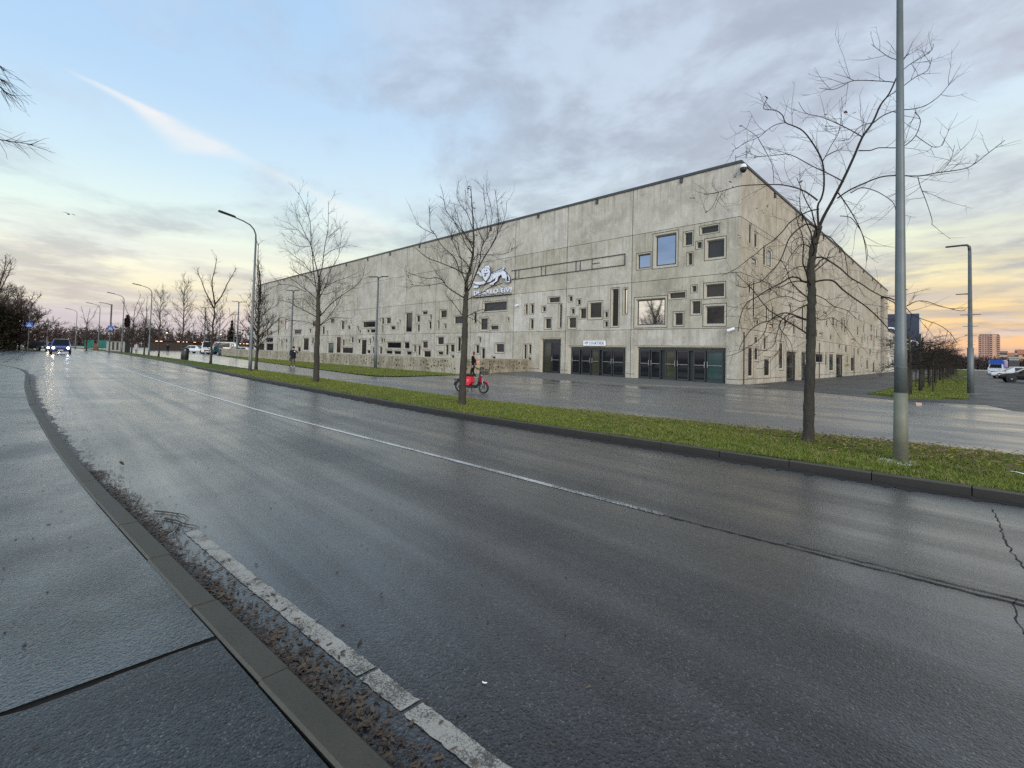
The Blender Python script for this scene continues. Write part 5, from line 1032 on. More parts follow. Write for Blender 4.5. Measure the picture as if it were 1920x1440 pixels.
for z_, k in ((.78, .82), (.84, .88), (.90, .94), (.97, 1.0)): mb.tube([(wb-.10, .15*k, z_), (wb+.20*k, .15*k, z_), (wb+.20*k, -.15*k, z_), (wb-.10, -.15*k, z_), (wb-.10, .15*k, z_)], .012, 5)
for y in (-.14, -.07, 0, .07, .14): mb.tube([(wb+.165, y*.82, .78), (wb+.20, y, .97)], .009, 4); mb.tube([(wb-.10, y*.82, .78), (wb-.10, y, .97)], .009, 4)
for x in (-.02, .06, .13):
    for s in (1, -1): mb.tube([(wb+x, s*.125, .78), (wb+x*1.1, s*.15, .97)], .009, 4)
mb.box(wb-.10, -.125, .77, wb+.165, .125, .785); mb.build('basket', 'bin_black', bike)
mb = MB(); mb.lathe([(.015, .05), (.05, .04), (.055, 0)], (wb-.10, 0, .74), 'x', 12); mb.build('headlight', 'lens', bike)
mb = MB(); mb.tube([(.50, .08, .26), (.47, .20, .02)], .015, 6); mb.tube([(.50, -.08, .26), (.47, -.20, .02)], .015, 6); mb.build('kickstand', 'dark_metal', bike)
# ------------------------------------------------------------------ people
def skin_mesh(nodes, edges, sub=2):
    me = bpy.data.meshes.new('s'); me.from_pydata([n[:3] for n in nodes], edges, []); o = bpy.data.objects.new('s', me); C.objects.link(o)
    md = o.modifiers.new('k', 'SKIN'); md.use_smooth_shade = True
    for v, n in zip(me.skin_vertices[0].data, nodes): v.radius = (n[3], n[4] if len(n) > 4 else n[3])
    me.skin_vertices[0].data[0].use_root = True
    o.modifiers.new('u', 'SUBSURF').levels = sub; bpy.context.view_layer.update()
    r = bpy.data.meshes.new_from_object(o.evaluated_get(bpy.context.evaluated_depsgraph_get())); bpy.data.objects.remove(o); return r
def person(label, loc, rz, J, colour, mats, scale=1.0):
    """J: joints; x forward, y left"""
    names = list(J); idx = {n: i for i, n in enumerate(names)}; E = []
    chain = [('pelvis', 'waist'), ('waist', 'chest'), ('chest', 'neck'), ('neck', 'head'), ('head', 'crown')]
    for s in 'LR': chain += [('pelvis', 'hip'+s), ('hip'+s, 'knee'+s), ('knee'+s, 'ank'+s), ('ank'+s, 'toe'+s), ('chest', 'sh'+s), ('sh'+s, 'elb'+s), ('elb'+s, 'wri'+s), ('wri'+s, 'palm'+s)]
    me = skin_mesh([J[n] for n in names], [(idx[a], idx[b]) for a, b in chain])
    root = thing('person', label, 'person', loc, rz); root.scale = (scale,)*3
    bm_v = [v.co.copy() for v in me.vertices]; F_ = [tuple(p.vertices) for p in me.polygons]; mb = MB(); mb.v = [tuple(v) for v in bm_v]; mb.f = F_
    mb.mi = [colour(sum((bm_v[i] for i in f), Vector())/len(f)) for f in F_]
    for s in 'LR':                                       # five fingers on each palm
        a, b = Vector(J['wri'+s][:3]), Vector(J['palm'+s][:3]); d = (b-a).normalized(); u = d.cross(Vector((0, 1, 0))); u = u.normalized() if u.length > .1 else Vector((1, 0, 0)); v = d.cross(u)
        mb.mat(3)
        for k, L in ((-1.5, .062), (-.5, .072), (.5, .068), (1.5, .052)): c = b+u*k*.019; mb.tube([c, c+d*L*.5+v*.008, c+d*L+v*.028], [.0095, .009, .006], 6)
        c = b-d*.05+u*.035; mb.tube([c, c+u*.03+d*.025, c+u*.034+d*.055], [.011, .010, .007], 6)
    hd = Vector(J['head'][:3]); fx = 1
    mb.mat(3); mb.tube([hd+Vector((.085, 0, .03)), hd+Vector((.115, 0, -.005)), hd+Vector((.09, 0, -.015))], [.008, .014, .008], 6)
    for s in (1, -1): mb.mat(3); mb.tube([hd+Vector((0, s*.07, -.01)), hd+Vector((-.01, s*.088, .015)), hd+Vector((0, s*.075, .035))], .012, 5); mb.mat(4); mb.lathe([(.003, .012), (.012, .006), (.013, 0)], hd+Vector((.082, s*.032, .03)), 'x', 8)
    mb.mat(5); mb.tube([hd+Vector((.083, -.024, -.045)), hd+Vector((.09, 0, -.047)), hd+Vector((.083, .024, -.045))], [.004, .008, .004], 5)
    b = mb.build('body', mats, root, True); return root
plain('lips', (.32, .10, .09), .5, var=.05)
def biped(hip, kneeL, ankL, kneeR, ankR, lean=0, armL=None, armR=None, wide=1.0):
    J = {'pelvis': (0, 0, hip, .125*wide, .105), 'waist': (.02+lean*.3, 0, hip+.18, .12*wide, .095), 'chest': (.0+lean*.8, 0, hip+.42, .14*wide, .11), 'neck': (lean, 0, hip+.585, .052, .052), 'head': (lean+.02, 0, hip+.70, .088, .078), 'crown': (lean+.005, 0, hip+.775, .07, .065)}
    for s, k, a, y in (('L', kneeL, ankL, .09), ('R', kneeR, ankR, -.09)):
        J['hip'+s] = (0, y, hip-.05, .09, .09); J['knee'+s] = (*k, .06, .06); J['ank'+s] = (*a, .04, .04); J['toe'+s] = (a[0]+.16, a[1], max(.03, a[2]-.05), .034, .03)
    for s, arm, y in (('L', armL, .19), ('R', armR, -.19)):
        e, w = arm; J['sh'+s] = (lean*.9, y*wide, hip+.50, .062, .062); J['elb'+s] = (*e, .046, .046); J['wri'+s] = (*w, .03, .03); d = (Vector(w)-Vector(e)).normalized(); J['palm'+s] = (*(Vector(w)+d*.085), .034, .022)
    return J
p = gnd(887, 712)
J = biped(.87, (.10, .09, .47), (-.10, .09, .10), (-.02, -.09, .46), (-.36, -.09, .16), .05, ((-.14, .26, 1.14), (.08, .25, 1.00)), ((-.16, -.26, 1.14), (.06, -.25, 1.00)))
J = biped(.86, (.14, .09, .46), (.06, .08, .08), (.02, -.09, .45), (-.20, -.09, .12), .05, ((-.08, .26, 1.10), (.02, .27, .86)), ((-.14, -.27, 1.12), (-.12, -.28, .88)), 1.2)
w1 = person('person in black top and leggings with orange shoes, walking left past the moped', (p.x, p.y, 0), -2.30, J, lambda c: 3 if c.z > 1.43 or (.70 < c.z < .86 and abs(c.y) > .22) else 2 if c.z < .13 else 1 if c.z < .17 else 0, ['black_cloth', 'skin', 'orange_shoe', 'skin', 'hair', 'lips'], 1.0)
mb = MB(); hd = Vector(J['head'][:3]); mb.grid([[hd+Vector((-.025-.095*math.cos(a)*k+o_, .087*math.sin(a)*k, z)) for a in [i*math.pi/8-math.pi/2 for i in range(9)]] for k, o_, z in ((.92, 0, -.09), (1.08, 0, 0), (1.05, .01, .06), (.8, .02, .11), (.15, .03, .135))], False); mb.lathe([(.01, -.045), (.035, -.03), (.045, 0), (.035, .03), (.01, .045)], hd+Vector((-.12, 0, .07)), 'z', 10); mb.build('hair', 'hair', w1, True)
Rm = Matrix.Rotation(-2.30, 4, 'Z'); q = Vector((p.x, p.y, 0))+Rm@Vector((-.24, -.22, 1.02))
bag = thing('shoulder_bag', 'coral red bag slung at the back of the person in black', 'bag', q, -2.30); mb = MB(); mb.grid([[(x*k, y*k, z) for x, y in ((-.13, -.05), (0, -.075), (.13, -.05), (.13, .05), (0, .075), (-.13, .05))] for z, k in ((-.11, .5), (-.08, .75), (.03, .85), (.10, .7), (.12, .3))], True, True, True); mb.build('pouch', 'coral_cloth', bag, True); mb = MB(); mb.tube([(-.1, 0, .13), (.05, .05, .33), (.2, .1, .42)], .012, 5); mb.tube([(.1, 0, .13), (.14, .04, .3), (.2, .1, .42)], .012, 5); mb.build('strap', 'coral_cloth', bag)
p = gnd(549, 688)
J = biped(.87, (.06, .10, .47), (.04, .11, .08), (.02, -.10, .47), (-.04, -.11, .08), .04, ((-.06, .36, 1.16), (.20, .20, 1.30)), ((-.02, -.26, 1.10), (.06, -.27, .88)), 1.18)
fa = math.atan2(-p.y, -p.x)+.15
w2 = person('person in a dark cap and navy jacket standing on the path with one hand raised', (p.x, p.y, 0), fa, J, lambda c: 3 if (c.z > 1.47 or (c.z < .93 and c.y < -.24 and c.x > -.2 and c.z > .75) or (c.x > .2 and c.z > 1.25)) else 2 if c.z < .11 else 1 if c.z < .80 else 0, ['navy_cloth', 'khaki_cloth', 'white_cloth', 'skin', 'hair', 'lips'], 1.0)
mb = MB(); hd = Vector(J['head'][:3]); mb.lathe([(.098, .035), (.105, .06), (.10, .12), (.07, .165), (.02, .18)], hd-Vector((.01, 0, 0)), 'z', 14); mb.grid([[hd+Vector((.08, y, .055)), hd+Vector((.15-.3*abs(y), y, .045))] for y in (-.08, -.04, 0, .04, .08)], False); mb.build('cap', 'black_cloth', w2, True)
mb = MB(); mb.grid([[(k*math.cos(a)*.16+.02, k*math.sin(a)*.20, z) for a in [i*math.pi/8 for i in range(16)]] for z, k in ((.74, 1.08), (.95, 1.0), (1.2, 1.0))], True); mb.build('jacket_hem', 'navy_cloth', w2, True)
mb = MB(); mb.box(.155, .02, 1.28, .17, .10, 1.36); mb.build('jacket_badge', 'lit_white', w2)
p = gnd(255, 662.5); J = biped(.87, (.03, .1, .46), (.0, .11, .08), (.1, -.1, .46), (.14, -.11, .08), .02, ((-.02, .27, 1.1), (.05, .25, .86)), ((.0, -.27, 1.1), (.1, -.25, .88)), 1.2)
w3 = person('small distant person in a pale coat near the second tall lamp', (p.x, p.y, 0), .3, J, lambda c: 3 if c.z > 1.47 else 2 if c.z < .11 else 1 if c.z < .62 else 0, ['white_cloth', 'khaki_cloth', 'black_cloth', 'skin', 'hair', 'lips']); mb = MB(); hd = Vector(J['head'][:3]); mb.lathe([(.095, 0), (.10, .06), (.07, .13), (.02, .15)], hd-Vector((.03, 0, 0)), 'z', 12); mb.build('hair', 'hair', w3, True)
p = gnd(314, 662); w4 = person('small distant person dressed in black on the path by the car park', (p.x, p.y, 0), 2.4, J, lambda c: 3 if c.z > 1.47 else 2 if c.z < .11 else 1 if c.z < .8 else 0, ['black_cloth', 'black_cloth', 'black_cloth', 'skin', 'hair', 'lips']); mb = MB(); mb.lathe([(.095, 0), (.10, .06), (.07, .13), (.02, .15)], hd-Vector((.03, 0, 0)), 'z', 12); mb.build('hair', 'hair', w4, True)
# ------------------------------------------------------------------ signs, bins and small things
def crossing_sign(loc, label, zc, pole_h, s, rz, thin):
    r_ = thing('crossing_sign', label, 'sign', loc, rz); mb = MB(); mb.tube([(0, 0, -.05), (0, 0, pole_h)], thin, 8); mb.build('post', 'galvanised_dark', r_)
    mb = MB(); mb.box(thin+.002, -s/2, zc-s/2, thin+.05, s/2, zc+s/2); pl = mb.build('sign_plate', 'sign_blue', r_)
    X = thin+.052; fr = lambda u, v, d: (X+d, u*s, zc+v*s); mb = MB(); mb.prism([(-.38, -.36), (.38, -.36), (0, .36)], fr, 0, .006); t_ = mb.build('triangle', 'sign_pale', pl)
    mb = MB()
    for poly in ([(-.04, .12), (.04, .12), (.04, .2), (-.04, .2)], [(-.06, -.08), (.05, -.08), (.05, .1), (-.04, .1)], [(-.06, -.08), (-.16, -.3), (-.1, -.3), (0, -.08)], [(0, -.08), (.1, -.3), (.16, -.3), (.05, -.08)], [(.05, .08), (.14, -.04), (.1, -.06), (.04, .02)], [(-.04, .08), (-.13, -.04), (-.1, -.06), (-.03, .02)]): mb.prism(poly, fr, .006, .011)
    mb.build('walking_figure', 'sign_ink', t_); return r_
q = gnd(54, 658.5); crossing_sign((-106, -1.55, 0), 'blue pedestrian crossing sign on a slim post at the far left of the road', 4.15, 7.4, .74, .02, .05)
q = gnd(204.5, 660.8); o = crossing_sign((q.x, q.y, 0), 'blue pedestrian crossing sign on a stout post on the verge by the teal boards', 4.1, 8.1, .72, -.05, .11)
mb = MB(); mb.tube([(0, 0, 8.0), (0, -.7, 8.2), (0, -1.6, 8.3)], [.07, .05, .05], 6); mb.build('lamp_arm', 'galvanised_dark', o)
def bin_(loc, label, w, h):
    r_ = thing('litter_bin', label, 'bin', loc); mb = MB(); mb.lathe([(w*.9, 0), (w, .05), (w, h*.78), (w*.95, h*.8)], n=14); mb.build('drum', 'bin_black', r_, True); mb = MB(); mb.lathe([(w*1.06, h*.86), (w*1.06, h*.93), (w*.7, h), (.02, h*1.02)], n=14); mb.build('lid', 'bin_black', r_, True); mb = MB()
    for a in (0, 2.1, 4.2): mb.tube([(math.cos(a)*w*.9, math.sin(a)*w*.9, h*.75), (math.cos(a)*w*.9, math.sin(a)*w*.9, h*.9)], .02, 5)
    mb.build('lid_post', 'bin_black', r_)
p = gnd(346.5, 673.5); bin_((p.x, p.y, 0), 'black litter bin at the edge of the verge beside a bare tree', .36, 1.25)
p = gnd(414.5, 666); bin_((p.x, p.y, 0), 'squat black bin at the left end of the low perforated wall', .42, 1.0)
p = gnd(216, 659.5); k_ = thing('kiosk', 'small white kiosk with dark upright slots beside the third lamp', 'kiosk', atd(217, 650, 112), .1); mb = MB(); mb.box(-1.2, -1.1, 0, 1.0, 1.1, 2.0); mb.build('cabin', 'kiosk_white', k_); mb = MB(); mb.box(-1.5, -1.3, 2.0, 1.3, 1.3, 2.2); mb.build('roof', 'bin_black', k_)
for y in (-.7, -.1, .5): mb = MB(); mb.box(1.0, y, .35, 1.02, y+.28, 1.75); mb.build('slot', 'lowrise_window', k_)
mb = MB(); mb.box(-1.2, 1.11, 0, 1.0, 1.9, 2.1); mb.build('side_cabin', 'bin_black', k_)
b_ = thing('site_boards', 'teal boarding with a brick red panel beyond the verge, left of the crossing sign', 'hoarding', atd(180, 655, 128), -.02)
b_.scale = (1, .62, .82)
for i, (y0, y1, m_) in enumerate(((-2.9, -.6, 'teal_board'), (-.58, .5, 'brick_red'), (.52, 1.5, 'teal_board'), (1.52, 3.2, 'teal_board'))): mb = MB(); mb.box(0, y0, .5 if i != 1 else .3, .06, y1, 2.55 if i != 1 else 1.7); mb.build('board', m_, b_)
for y in (-2.9, -.6, .5, 1.5, 3.2): mb = MB(); mb.tube([(-.05, y, -.05), (-.05, y, 2.7)], .05, 6); mb.build('post', 'wood_brown', b_)
for lab, x, ys, w_, dist in (('low brown pavilion with a glowing row of orange eave lights, left one of three', 322, 642, 9, 150), ('low brown pavilion with a dotted row of orange lights, middle one of three', 361, 643, 14, 155), ('low brown pavilion with bright orange lights, nearest the arena', 424, 644, 11.5, 160)):
    loc = atd(x, 650, dist); a_ = math.atan2(loc[1], loc[0]); v_ = thing('pavilion', lab, 'pavilion', loc, a_); mb = MB(); mb.box(0, -w_/2, 0, 4, w_/2, 2.4); mb.build('wall', 'wood_brown', v_); mb = MB(); mb.box(-.5, -w_/2-.4, 2.42, 4.5, w_/2+.4, 2.75); mb.build('roof', 'wood_brown', v_)
    mb = MB(); n_ = int(w_*1.2)
    for i in range(n_):
        y = -w_/2+w_*(i+.5)/n_; e_ = random.uniform(.1, .34)
        if random.random() < .8: mb = MB(); mb.box(-.62, y-e_, 2.28, -.52, y+e_, 2.41); mb.build('eave_light', 'lamp_glow', v_)
for x, y, h, lab in ((313, 624, 6.5, 'warm glowing ball lamp among the trees behind the verge'), (414, 627, 7, 'pale glowing ball lamp among the woods left of the arena')):
    q = pole_at((x, y), h) if False else None; d = ray(x, y); q = CP+d*(150/math.hypot(d.x, d.y)); g_ = thing('globe_lamp', lab, 'lamp', (q.x, q.y, 0)); mb = MB(); mb.tube([(0, 0, 0), (0, 0, q.z-.2)], .06, 6); mb.build('post', 'galvanised_dark', g_); mb = MB(); mb.lathe([(.02, -.16), (.13, -.12), (.18, 0), (.13, .12), (.02, .16)], (0, 0, q.z), n=10); mb.build('globe', 'lamp_ball', g_, True)
bd = thing('bird', 'small dark bird gliding in the sky above the verge trees', 'bird', tuple(CP+ray(129, 402)*55), .4); mb = MB(); mb.tube([(-.25, 0, 0), (-.12, 0, .02), (.05, 0, .03), (.18, 0, .02), (.24, 0, .01)], [.02, .05, .07, .04, .01], 8); mb.grid([[(-.3, -.06, 0), (-.3, .06, 0)], [(-.15, -.03, .01), (-.15, .03, .01)]], False); mb.build('body', 'black_cloth', bd, True)
for s in (1, -1): mb = MB(); mb.grid([[(x0_, s*y, z_), (x1_, s*y, z_)] for y, x0_, x1_, z_ in ((.04, -.08, .12, .04), (.25, -.06, .12, .13), (.5, -.12, .04, .12), (.68, -.2, -.12, .06))], False); mb.build('wing', 'black_cloth', bd)
plain('pale_carton', (.62, .42, .30), .7)
p = gnd(1723, 760); mb = MB(); mb.grid([[(x*k, y*k, z_) for x, y in ((-.09, -.08), (.09, -.08), (.09, .08), (-.09, .08))] for z_, k in ((0, .8), (.11, 1))], True, True, False); o = mb.build('paper_carton', 'pale_carton'); o.location = (p.x, p.y, -.01); tag(o, 'small pale carton lying on the wet plaza right of the grey lamp pole', 'litter')
mb = MB(); p = gnd(907, 1282); leaf(mb, p.x, p.y, .006, .012, .6); leaf(mb, p.x+.008, p.y+.006, .006, .01, .6); tag(mb.build('paper_scrap', 'lit_white'), 'tiny white scrap lying on the dark road in the foreground', 'litter')
p = gnd(1905, 893, .12); mb = MB(); mb.grid([[(-.06, -.012, 0), (-.06, .012, .006)], [(0, -.01, .008), (0, .012, .012)], [(.10, -.012, .0), (.10, .012, .008)]], False); o = mb.build('paper_strip', 'lit_white'); o.location = (p.x, p.y, verge_z(p.x, p.y)+.05); o.rotation_euler = (0, 0, -.6); tag(o, 'white paper strip lying in the verge grass at the right edge', 'litter')
# ------------------------------------------------------------------ far buildings
an = thing('annex_building', 'lower pale annex building behind the far end of the arena side wall', 'building', (X0-10, 126, 0)); mb = MB(); mb.box(-9.5, -21.9, 0, 9.6, 24, 7.5); mb.build('wall', 'annex_wall', an); mb = MB(); mb.box(-9.7, -21.95, 7.502, 9.8, 24.2, 7.75); mb.build('roof', 'coping', an)
random.seed(6)
for i in range(15):
    y = -20.5+i*2.9; zz = random.choice((1.0, 1.2, 4.4)); mb = MB(); mb.box(9.6, y, zz, 9.63, y+random.uniform(.6, 1.5), zz+random.uniform(1.0, 2.0)); mb.build('window', 'lowrise_window', an)
d = ray(1692, 652); q = CP+d*(210/math.hypot(d.x, d.y)); sc_ = 210/870*.97
tw = thing('sign_tower', 'dark blue box tower with white ring letters behind the annex', 'tower', (q.x, q.y, 0), math.atan2(-q.x, q.y)+.0); zt = (CP+ray(1692, 590)*(210/math.hypot(d.x, d.y))).z; wq = 4.3
mb = MB(); mb.box(-wq, -4, 0, wq, 4, zt); mb.build('cladding', 'tower_blue', tw); mb = MB(); mb.box(wq+.02, -4.1, 0, wq+.4, 4, zt+.1); mb.build('edge_panel', 'annex_wall', tw)
for x, z_, s in ((-3.1, zt-6.4, 3.6), (2.9, zt-10.2, 2.4)):
    me = text_mesh('O', s*1.35, .06, .02); o = link('letter', me, tw); me.materials.append(M['sign_white']); o.rotation_euler = (math.pi/2, 0, 0); o.location = (x, -4.1, z_)
ap_d = 820; d = ray(1855, 690); q = CP+d*(ap_d/math.hypot(d.x, d.y)); ap = thing('apartment_tower', 'tall pinkish apartment tower with stacked dark balconies on the right horizon', 'building', (q.x, q.y, 0), math.atan2(-q.x, q.y)); zt = (CP+ray(1855, 628)*(ap_d/math.hypot(d.x, d.y))).z; hw = 9.4; NF = 16; fh = (zt-1)/NF
mb = MB(); mb.box(-hw+1.2, -5, -2, hw-1.2, 8, zt); mb.build('wall', 'apartment_wall', ap); mb = MB(); mb.box(2.6, -5.35, -2, 6.4, -5.002, zt+.2); mb.build('stair_panel', 'apartment_panel', ap); mb = MB(); mb.box(-hw+1.0, -5.3, zt+.002, hw-1.0, 8.2, zt+.7); rf = mb.build('roof', 'balcony_dark', ap); mb = MB(); mb.tube([(1.5, 0, zt+.7), (1.5, 0, zt+3.2)], .12, 5); mb.build('mast', 'galvanised_dark', rf)
for i in range(NF):
    z0_ = .4+i*fh
    for xa, xb in ((-hw, -hw+2.6), (.4, 2.4), (6.8, hw)): mb = MB(); mb.box(xa, -6.0, z0_+.1, xb, -5.01, z0_+1.15); mb.build('balcony', 'apartment_wall', ap); mb = MB(); mb.box(xa+.15, -5.06, z0_+1.2, xb-.15, -5.01, z0_+fh-.1); mb.build('window', 'balcony_dark', ap)
    for xa in (-5.9, -3.6, -1.6): mb = MB(); mb.box(xa, -5.06, z0_+.9, xa+1.3, -5.01, z0_+2.1); mb.build('window', 'balcony_dark', ap)
def lowrise(x0_, x1_, ytop, dist, wallm, roofm, lab, pitched=True, flo=4):
    d0, d1 = ray(x0_, 690), ray(x1_, 690); q0 = CP+d0*(dist/math.hypot(d0.x, d0.y)); q1 = CP+d1*(dist/math.hypot(d1.x, d1.y)); c = (q0+q1)/2; w = (q1-q0).length/2; dt = ray((x0_+x1_)/2, ytop); zt = (CP+dt*(dist/math.hypot(dt.x, dt.y))).z
    r_ = thing('apartment_block', lab, 'building', (c.x, c.y, 0), math.atan2(q1.y-q0.y, q1.x-q0.x)); mb = MB(); hw_ = zt*(.78 if pitched else 1); mb.box(-w, 0, -2, w, 10, hw_); mb.build('wall', wallm, r_); mb = MB()
    if pitched: mb.grid([[(-w-.4, -.5, hw_+.003), (-w-.4, 5, zt), (-w-.4, 10.5, hw_+.003)], [(w+.4, -.5, hw_+.003), (w+.4, 5, zt), (w+.4, 10.5, hw_+.003)]], True, True, True)
    else: mb.box(-w-.2, -.2, hw_+.002, w+.2, 10.2, hw_+.5)
    mb.build('roof', roofm, r_); n_ = max(2, int(w*2/3.2))
    for f_ in range(flo):
        for i in range(n_): x = -w+(i+.5)*2*w/n_; z0_ = hw_*(f_+.35)/flo; mb = MB(); mb.box(x-.6, -.04, z0_, x+.6, -.004, z0_+hw_/flo*.5); mb.build('window', 'lowrise_window', r_)
lowrise(1875, 1889, 660, 330, 'lowrise_wall', 'lowrise_roof', 'small pale block just right of the apartment tower', False, 4)
lowrise(1884, 1905, 661, 360, 'lowrise_wall', 'lowrise_roof', 'long low block with an orange red roof right of the apartment tower')
lowrise(1904, 1914, 657, 300, 'lowrise_wall', 'lowrise_wall', 'narrow flat topped block near the right edge', False, 5)
lowrise(1910, 1960, 655, 260, 'apartment_panel', 'lowrise_roof', 'orange roofed block cut off by the right edge', True, 4)
lowrise(1892, 1911, 672, 230, 'kiosk_white', 'kiosk_white', 'white flat roofed hall behind the parked cars', False, 1)
lowrise(1868, 1893, 678, 250, 'lowrise_wall', 'balcony_dark', 'low dull building between the blue van and the white hall', False, 2)
# ------------------------------------------------------------------ sky and light
W = bpy.data.worlds.new('World'); SC.world = W; W.use_nodes = True; t = NT(W.node_tree)
SUN_EL, SUN_AZ = math.radians(24), math.radians(118)          # azimuth from +Y towards +X
d = t.n('TexCoord').outputs['Generated']; s = t.n('SeparateXYZ', {0: d}); zz = t.m('MAXIMUM', s.outputs[2], 0.0)
hl = t.m('SQRT', t.m('ADD', t.m('MULTIPLY', s.outputs[0], s.outputs[0]), t.m('ADD', t.m('MULTIPLY', s.outputs[1], s.outputs[1]), 1e-5)))
az = t.m('DIVIDE', t.m('ADD', s.outputs[0], s.outputs[1]), t.m('MULTIPLY', hl, 1.41421))           # -.7 left of view ... .7 right
az = t.n('MapRange', {0: az, 1: -.75, 2: .75})
L = lambda *c: tuple(((v/255+.055)/1.055)**2.4 if v > 10 else v/255/12.92 for v in c)
left = t.ramp(zz, [(0, L(196, 190, 200)), (.045, L(210, 202, 208)), (.08, L(238, 228, 196)), (.125, L(243, 238, 214)), (.165, L(234, 240, 226)), (.22, L(220, 238, 232)), (.30, L(200, 224, 238)), (.42, L(176, 207, 236)), (.56, L(164, 199, 234)), (.75, L(152, 188, 228)), (1, L(140, 178, 226))])
right = t.ramp(zz, [(0, L(250, 178, 128)), (.03, L(246, 194, 146)), (.07, L(246, 209, 150)), (.12, L(245, 223, 174)), (.18, L(238, 236, 196)), (.26, L(218, 232, 226)), (.40, L(204, 222, 236)), (.60, L(188, 210, 232)), (1, L(160, 186, 218))])
base = t.mix(az.outputs[0], left, right)
pl = t.m('ADD', zz, .09); cx = t.m('DIVIDE', s.outputs[0], pl); cy = t.m('DIVIDE', s.outputs[1], pl); P = t.n('CombineXYZ', {0: cx, 1: cy, 2: 0})
rot = t.mapping(P, (.85, 1.0, 1), (0, 0, math.radians(38)))
n1 = t.noise(rot, .85, 9, .60, .25); n2 = t.noise(t.mapping(P, (1, 1, 1), (0, 0, .5), (3.1, 1.7, 0)), 1.9, 8, .6, .3); n3 = t.noise(t.mapping(P, (1, 1, 1), (0, 0, 0), (7, 2, 0)), .33, 3, .5)
den = t.m('ADD', t.m('MULTIPLY', n1.outputs[0], .62), t.m('ADD', t.m('MULTIPLY', n2.outputs[0], .22), t.m('MULTIPLY', n3.outputs[0], .16)))
thr = t.n('MapRange', {0: az.outputs[0], 1: .22, 2: .62, 3: .472, 4: .445}); thr = t.m('SUBTRACT', thr.outputs[0], t.m('MULTIPLY', t.n('MapRange', {0: zz, 1: .2, 2: .6}).outputs[0], .015))
cm = t.n('MapRange', {0: t.m('SUBTRACT', den, thr), 1: -.025, 2: .085}, interpolation_type='SMOOTHSTEP')
ccol = t.ramp(zz, [(0, L(186, 160, 158)), (.05, L(172, 160, 166)), (.12, L(160, 162, 166)), (.22, L(163, 174, 184)), (.45, L(164, 173, 188)), (1, L(158, 167, 184))])
pink = t.mix(t.m('MULTIPLY', t.n('MapRange', {0: n3.outputs[0], 1: .48, 2: .62}).outputs[0], .25), ccol, L(200, 186, 198))
n4 = t.noise(t.mapping(rot, (1, 1, 1), (0, 0, .3), (11, 4, 0)), 2.4, 9, .62, .3); br = t.m('ADD', t.m('MULTIPLY', n2.outputs[0], .55), t.m('MULTIPLY', n4.outputs[0], .45))
fine = t.mix(t.n('MapRange', {0: br, 1: .42, 2: .60}, interpolation_type='SMOOTHSTEP').outputs[0], pink, t.mix(.72, pink, t.mix(.4, base, L(224, 230, 238))))
col = t.mix(t.m('MULTIPLY', cm.outputs[0], t.n('MapRange', {0: az.outputs[0], 1: .15, 2: .6, 3: .62, 4: .9}).outputs[0]), base, fine)
# low grey bars in the glow on the left, as thin distant layers
bars = t.noise(t.n('CombineXYZ', {0: t.m('MULTIPLY', az.outputs[0], 5.0), 1: t.m('MULTIPLY', zz, 34.0), 2: 0}), 1.0, 5, .5, .2)
bm_ = t.m('MULTIPLY', t.n('MapRange', {0: bars.outputs[0], 1: .46, 2: .60}, interpolation_type='SMOOTHSTEP').outputs[0], t.ramp(zz, [(0, .3), (.03, .75), (.10, .6), (.16, .25), (.24, .0)]))
col = t.mix(t.m('MULTIPLY', bm_, .75), col, t.mix(az.outputs[0], L(198, 188, 192), L(178, 166, 160)))
# an old condensation trail drifting across the left of the sky: a band in the cloud plane
def plane(x, y): q = ray(x, y).normalized(); return q.x/(q.z+.09), q.y/(q.z+.09)
a0, a1 = plane(110, 122), plane(745, 440); dx, dy = a1[0]-a0[0], a1[1]-a0[1]; Ln = math.hypot(dx, dy); dx, dy = dx/Ln, dy/Ln
wob = t.noise(P, 1.4, 5, .6); u = t.m('ADD', t.m('MULTIPLY', t.m('SUBTRACT', cx, a0[0]), dx), t.m('MULTIPLY', t.m('SUBTRACT', cy, a0[1]), dy))
v = t.m('ADD', t.m('SUBTRACT', t.m('MULTIPLY', t.m('SUBTRACT', cy, a0[1]), dx), t.m('MULTIPLY', t.m('SUBTRACT', cx, a0[0]), dy)), t.m('MULTIPLY', t.m('SUBTRACT', wob.outputs[0], .5), .10))
un = t.m('DIVIDE', u, Ln); wid = t.ramp(un, [(0, .02), (.12, .06), (.28, .27), (.36, .10), (.62, .09), (.80, .48), (1, .6)]); lit = t.ramp(un, [(0, .0), (.04, .25), (.16, .7), (.30, .80), (.38, .16), (.62, .22), (.80, .5), (.97, .4), (1, .0)])
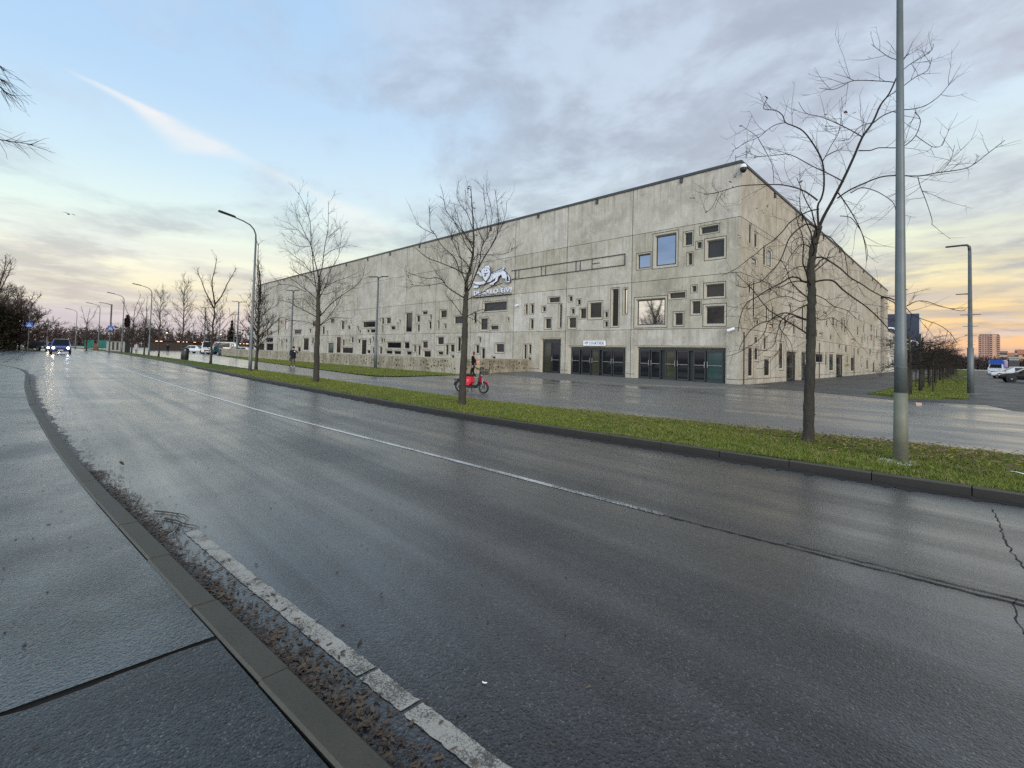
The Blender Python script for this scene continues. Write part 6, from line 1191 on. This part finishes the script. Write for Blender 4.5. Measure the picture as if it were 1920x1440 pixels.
band = t.m('MULTIPLY', t.n('MapRange', {0: t.m('DIVIDE', v, wid), 1: -.35, 2: .12}, interpolation_type='SMOOTHSTEP').outputs[0], t.n('MapRange', {0: t.m('DIVIDE', v, wid), 1: 1.0, 2: .15}, interpolation_type='SMOOTHSTEP').outputs[0])
band = t.m('MULTIPLY', t.m('MULTIPLY', band, lit), t.n('MapRange', {0: wob.outputs[0], 1: .30, 2: .55}).outputs[0])
col = t.mix(t.m('MULTIPLY', band, 1.25, clamp=True), col, L(242, 236, 230))
sky = t.n('TexSky', sky_type='NISHITA', sun_disc=False, sun_elevation=SUN_EL, sun_rotation=SUN_AZ, air_density=1.2, dust_density=2.5)
bk = t.n('MapRange', {0: s.outputs[1], 1: -.1, 2: -.65}, interpolation_type='SMOOTHSTEP'); lid = t.n('MapRange', {0: zz, 1: .60, 2: .80, 3: 1.0, 4: LID}, interpolation_type='SMOOTHSTEP'); back = t.m('ADD', t.m('MULTIPLY', lid.outputs[0], t.m('SUBTRACT', 1.0, bk.outputs[0])), t.m('MULTIPLY', bk.outputs[0], BACK))       # unseen sky brightened behind the viewer to light the facades, dimmed overhead
col = t.mix(1.0, t.mix(.06, t.mix(1.0, col, (10, 10, 10), 'MULTIPLY'), sky), back, 'MULTIPLY')
bg = t.n('Background', {0: col, 1: .1*SKYK}); o = t.n('OutputWorld'); t.nt.links.new(bg.outputs[0], o.inputs[0])
su = bpy.data.lights.new('sun', 'SUN'); su.energy = SUNE; su.angle = math.radians(40); su.color = (1, .94, .86); so = bpy.data.objects.new('sun', su); C.objects.link(so)
so.rotation_euler = Vector((-math.sin(SUN_AZ)*math.cos(SUN_EL), -math.cos(SUN_AZ)*math.cos(SUN_EL), -math.sin(SUN_EL))).to_track_quat('-Z', 'Y').to_euler()
SC.view_settings.view_transform = 'Standard'; SC.view_settings.look = 'None'; SC.view_settings.exposure = EXPO; SC.view_settings.gamma = 1
SC.render.engine = 'CYCLES'; SC.cycles.max_bounces = 6; SC.cycles.sample_clamp_indirect = 3; SC.cycles.use_denoising = DENOISE
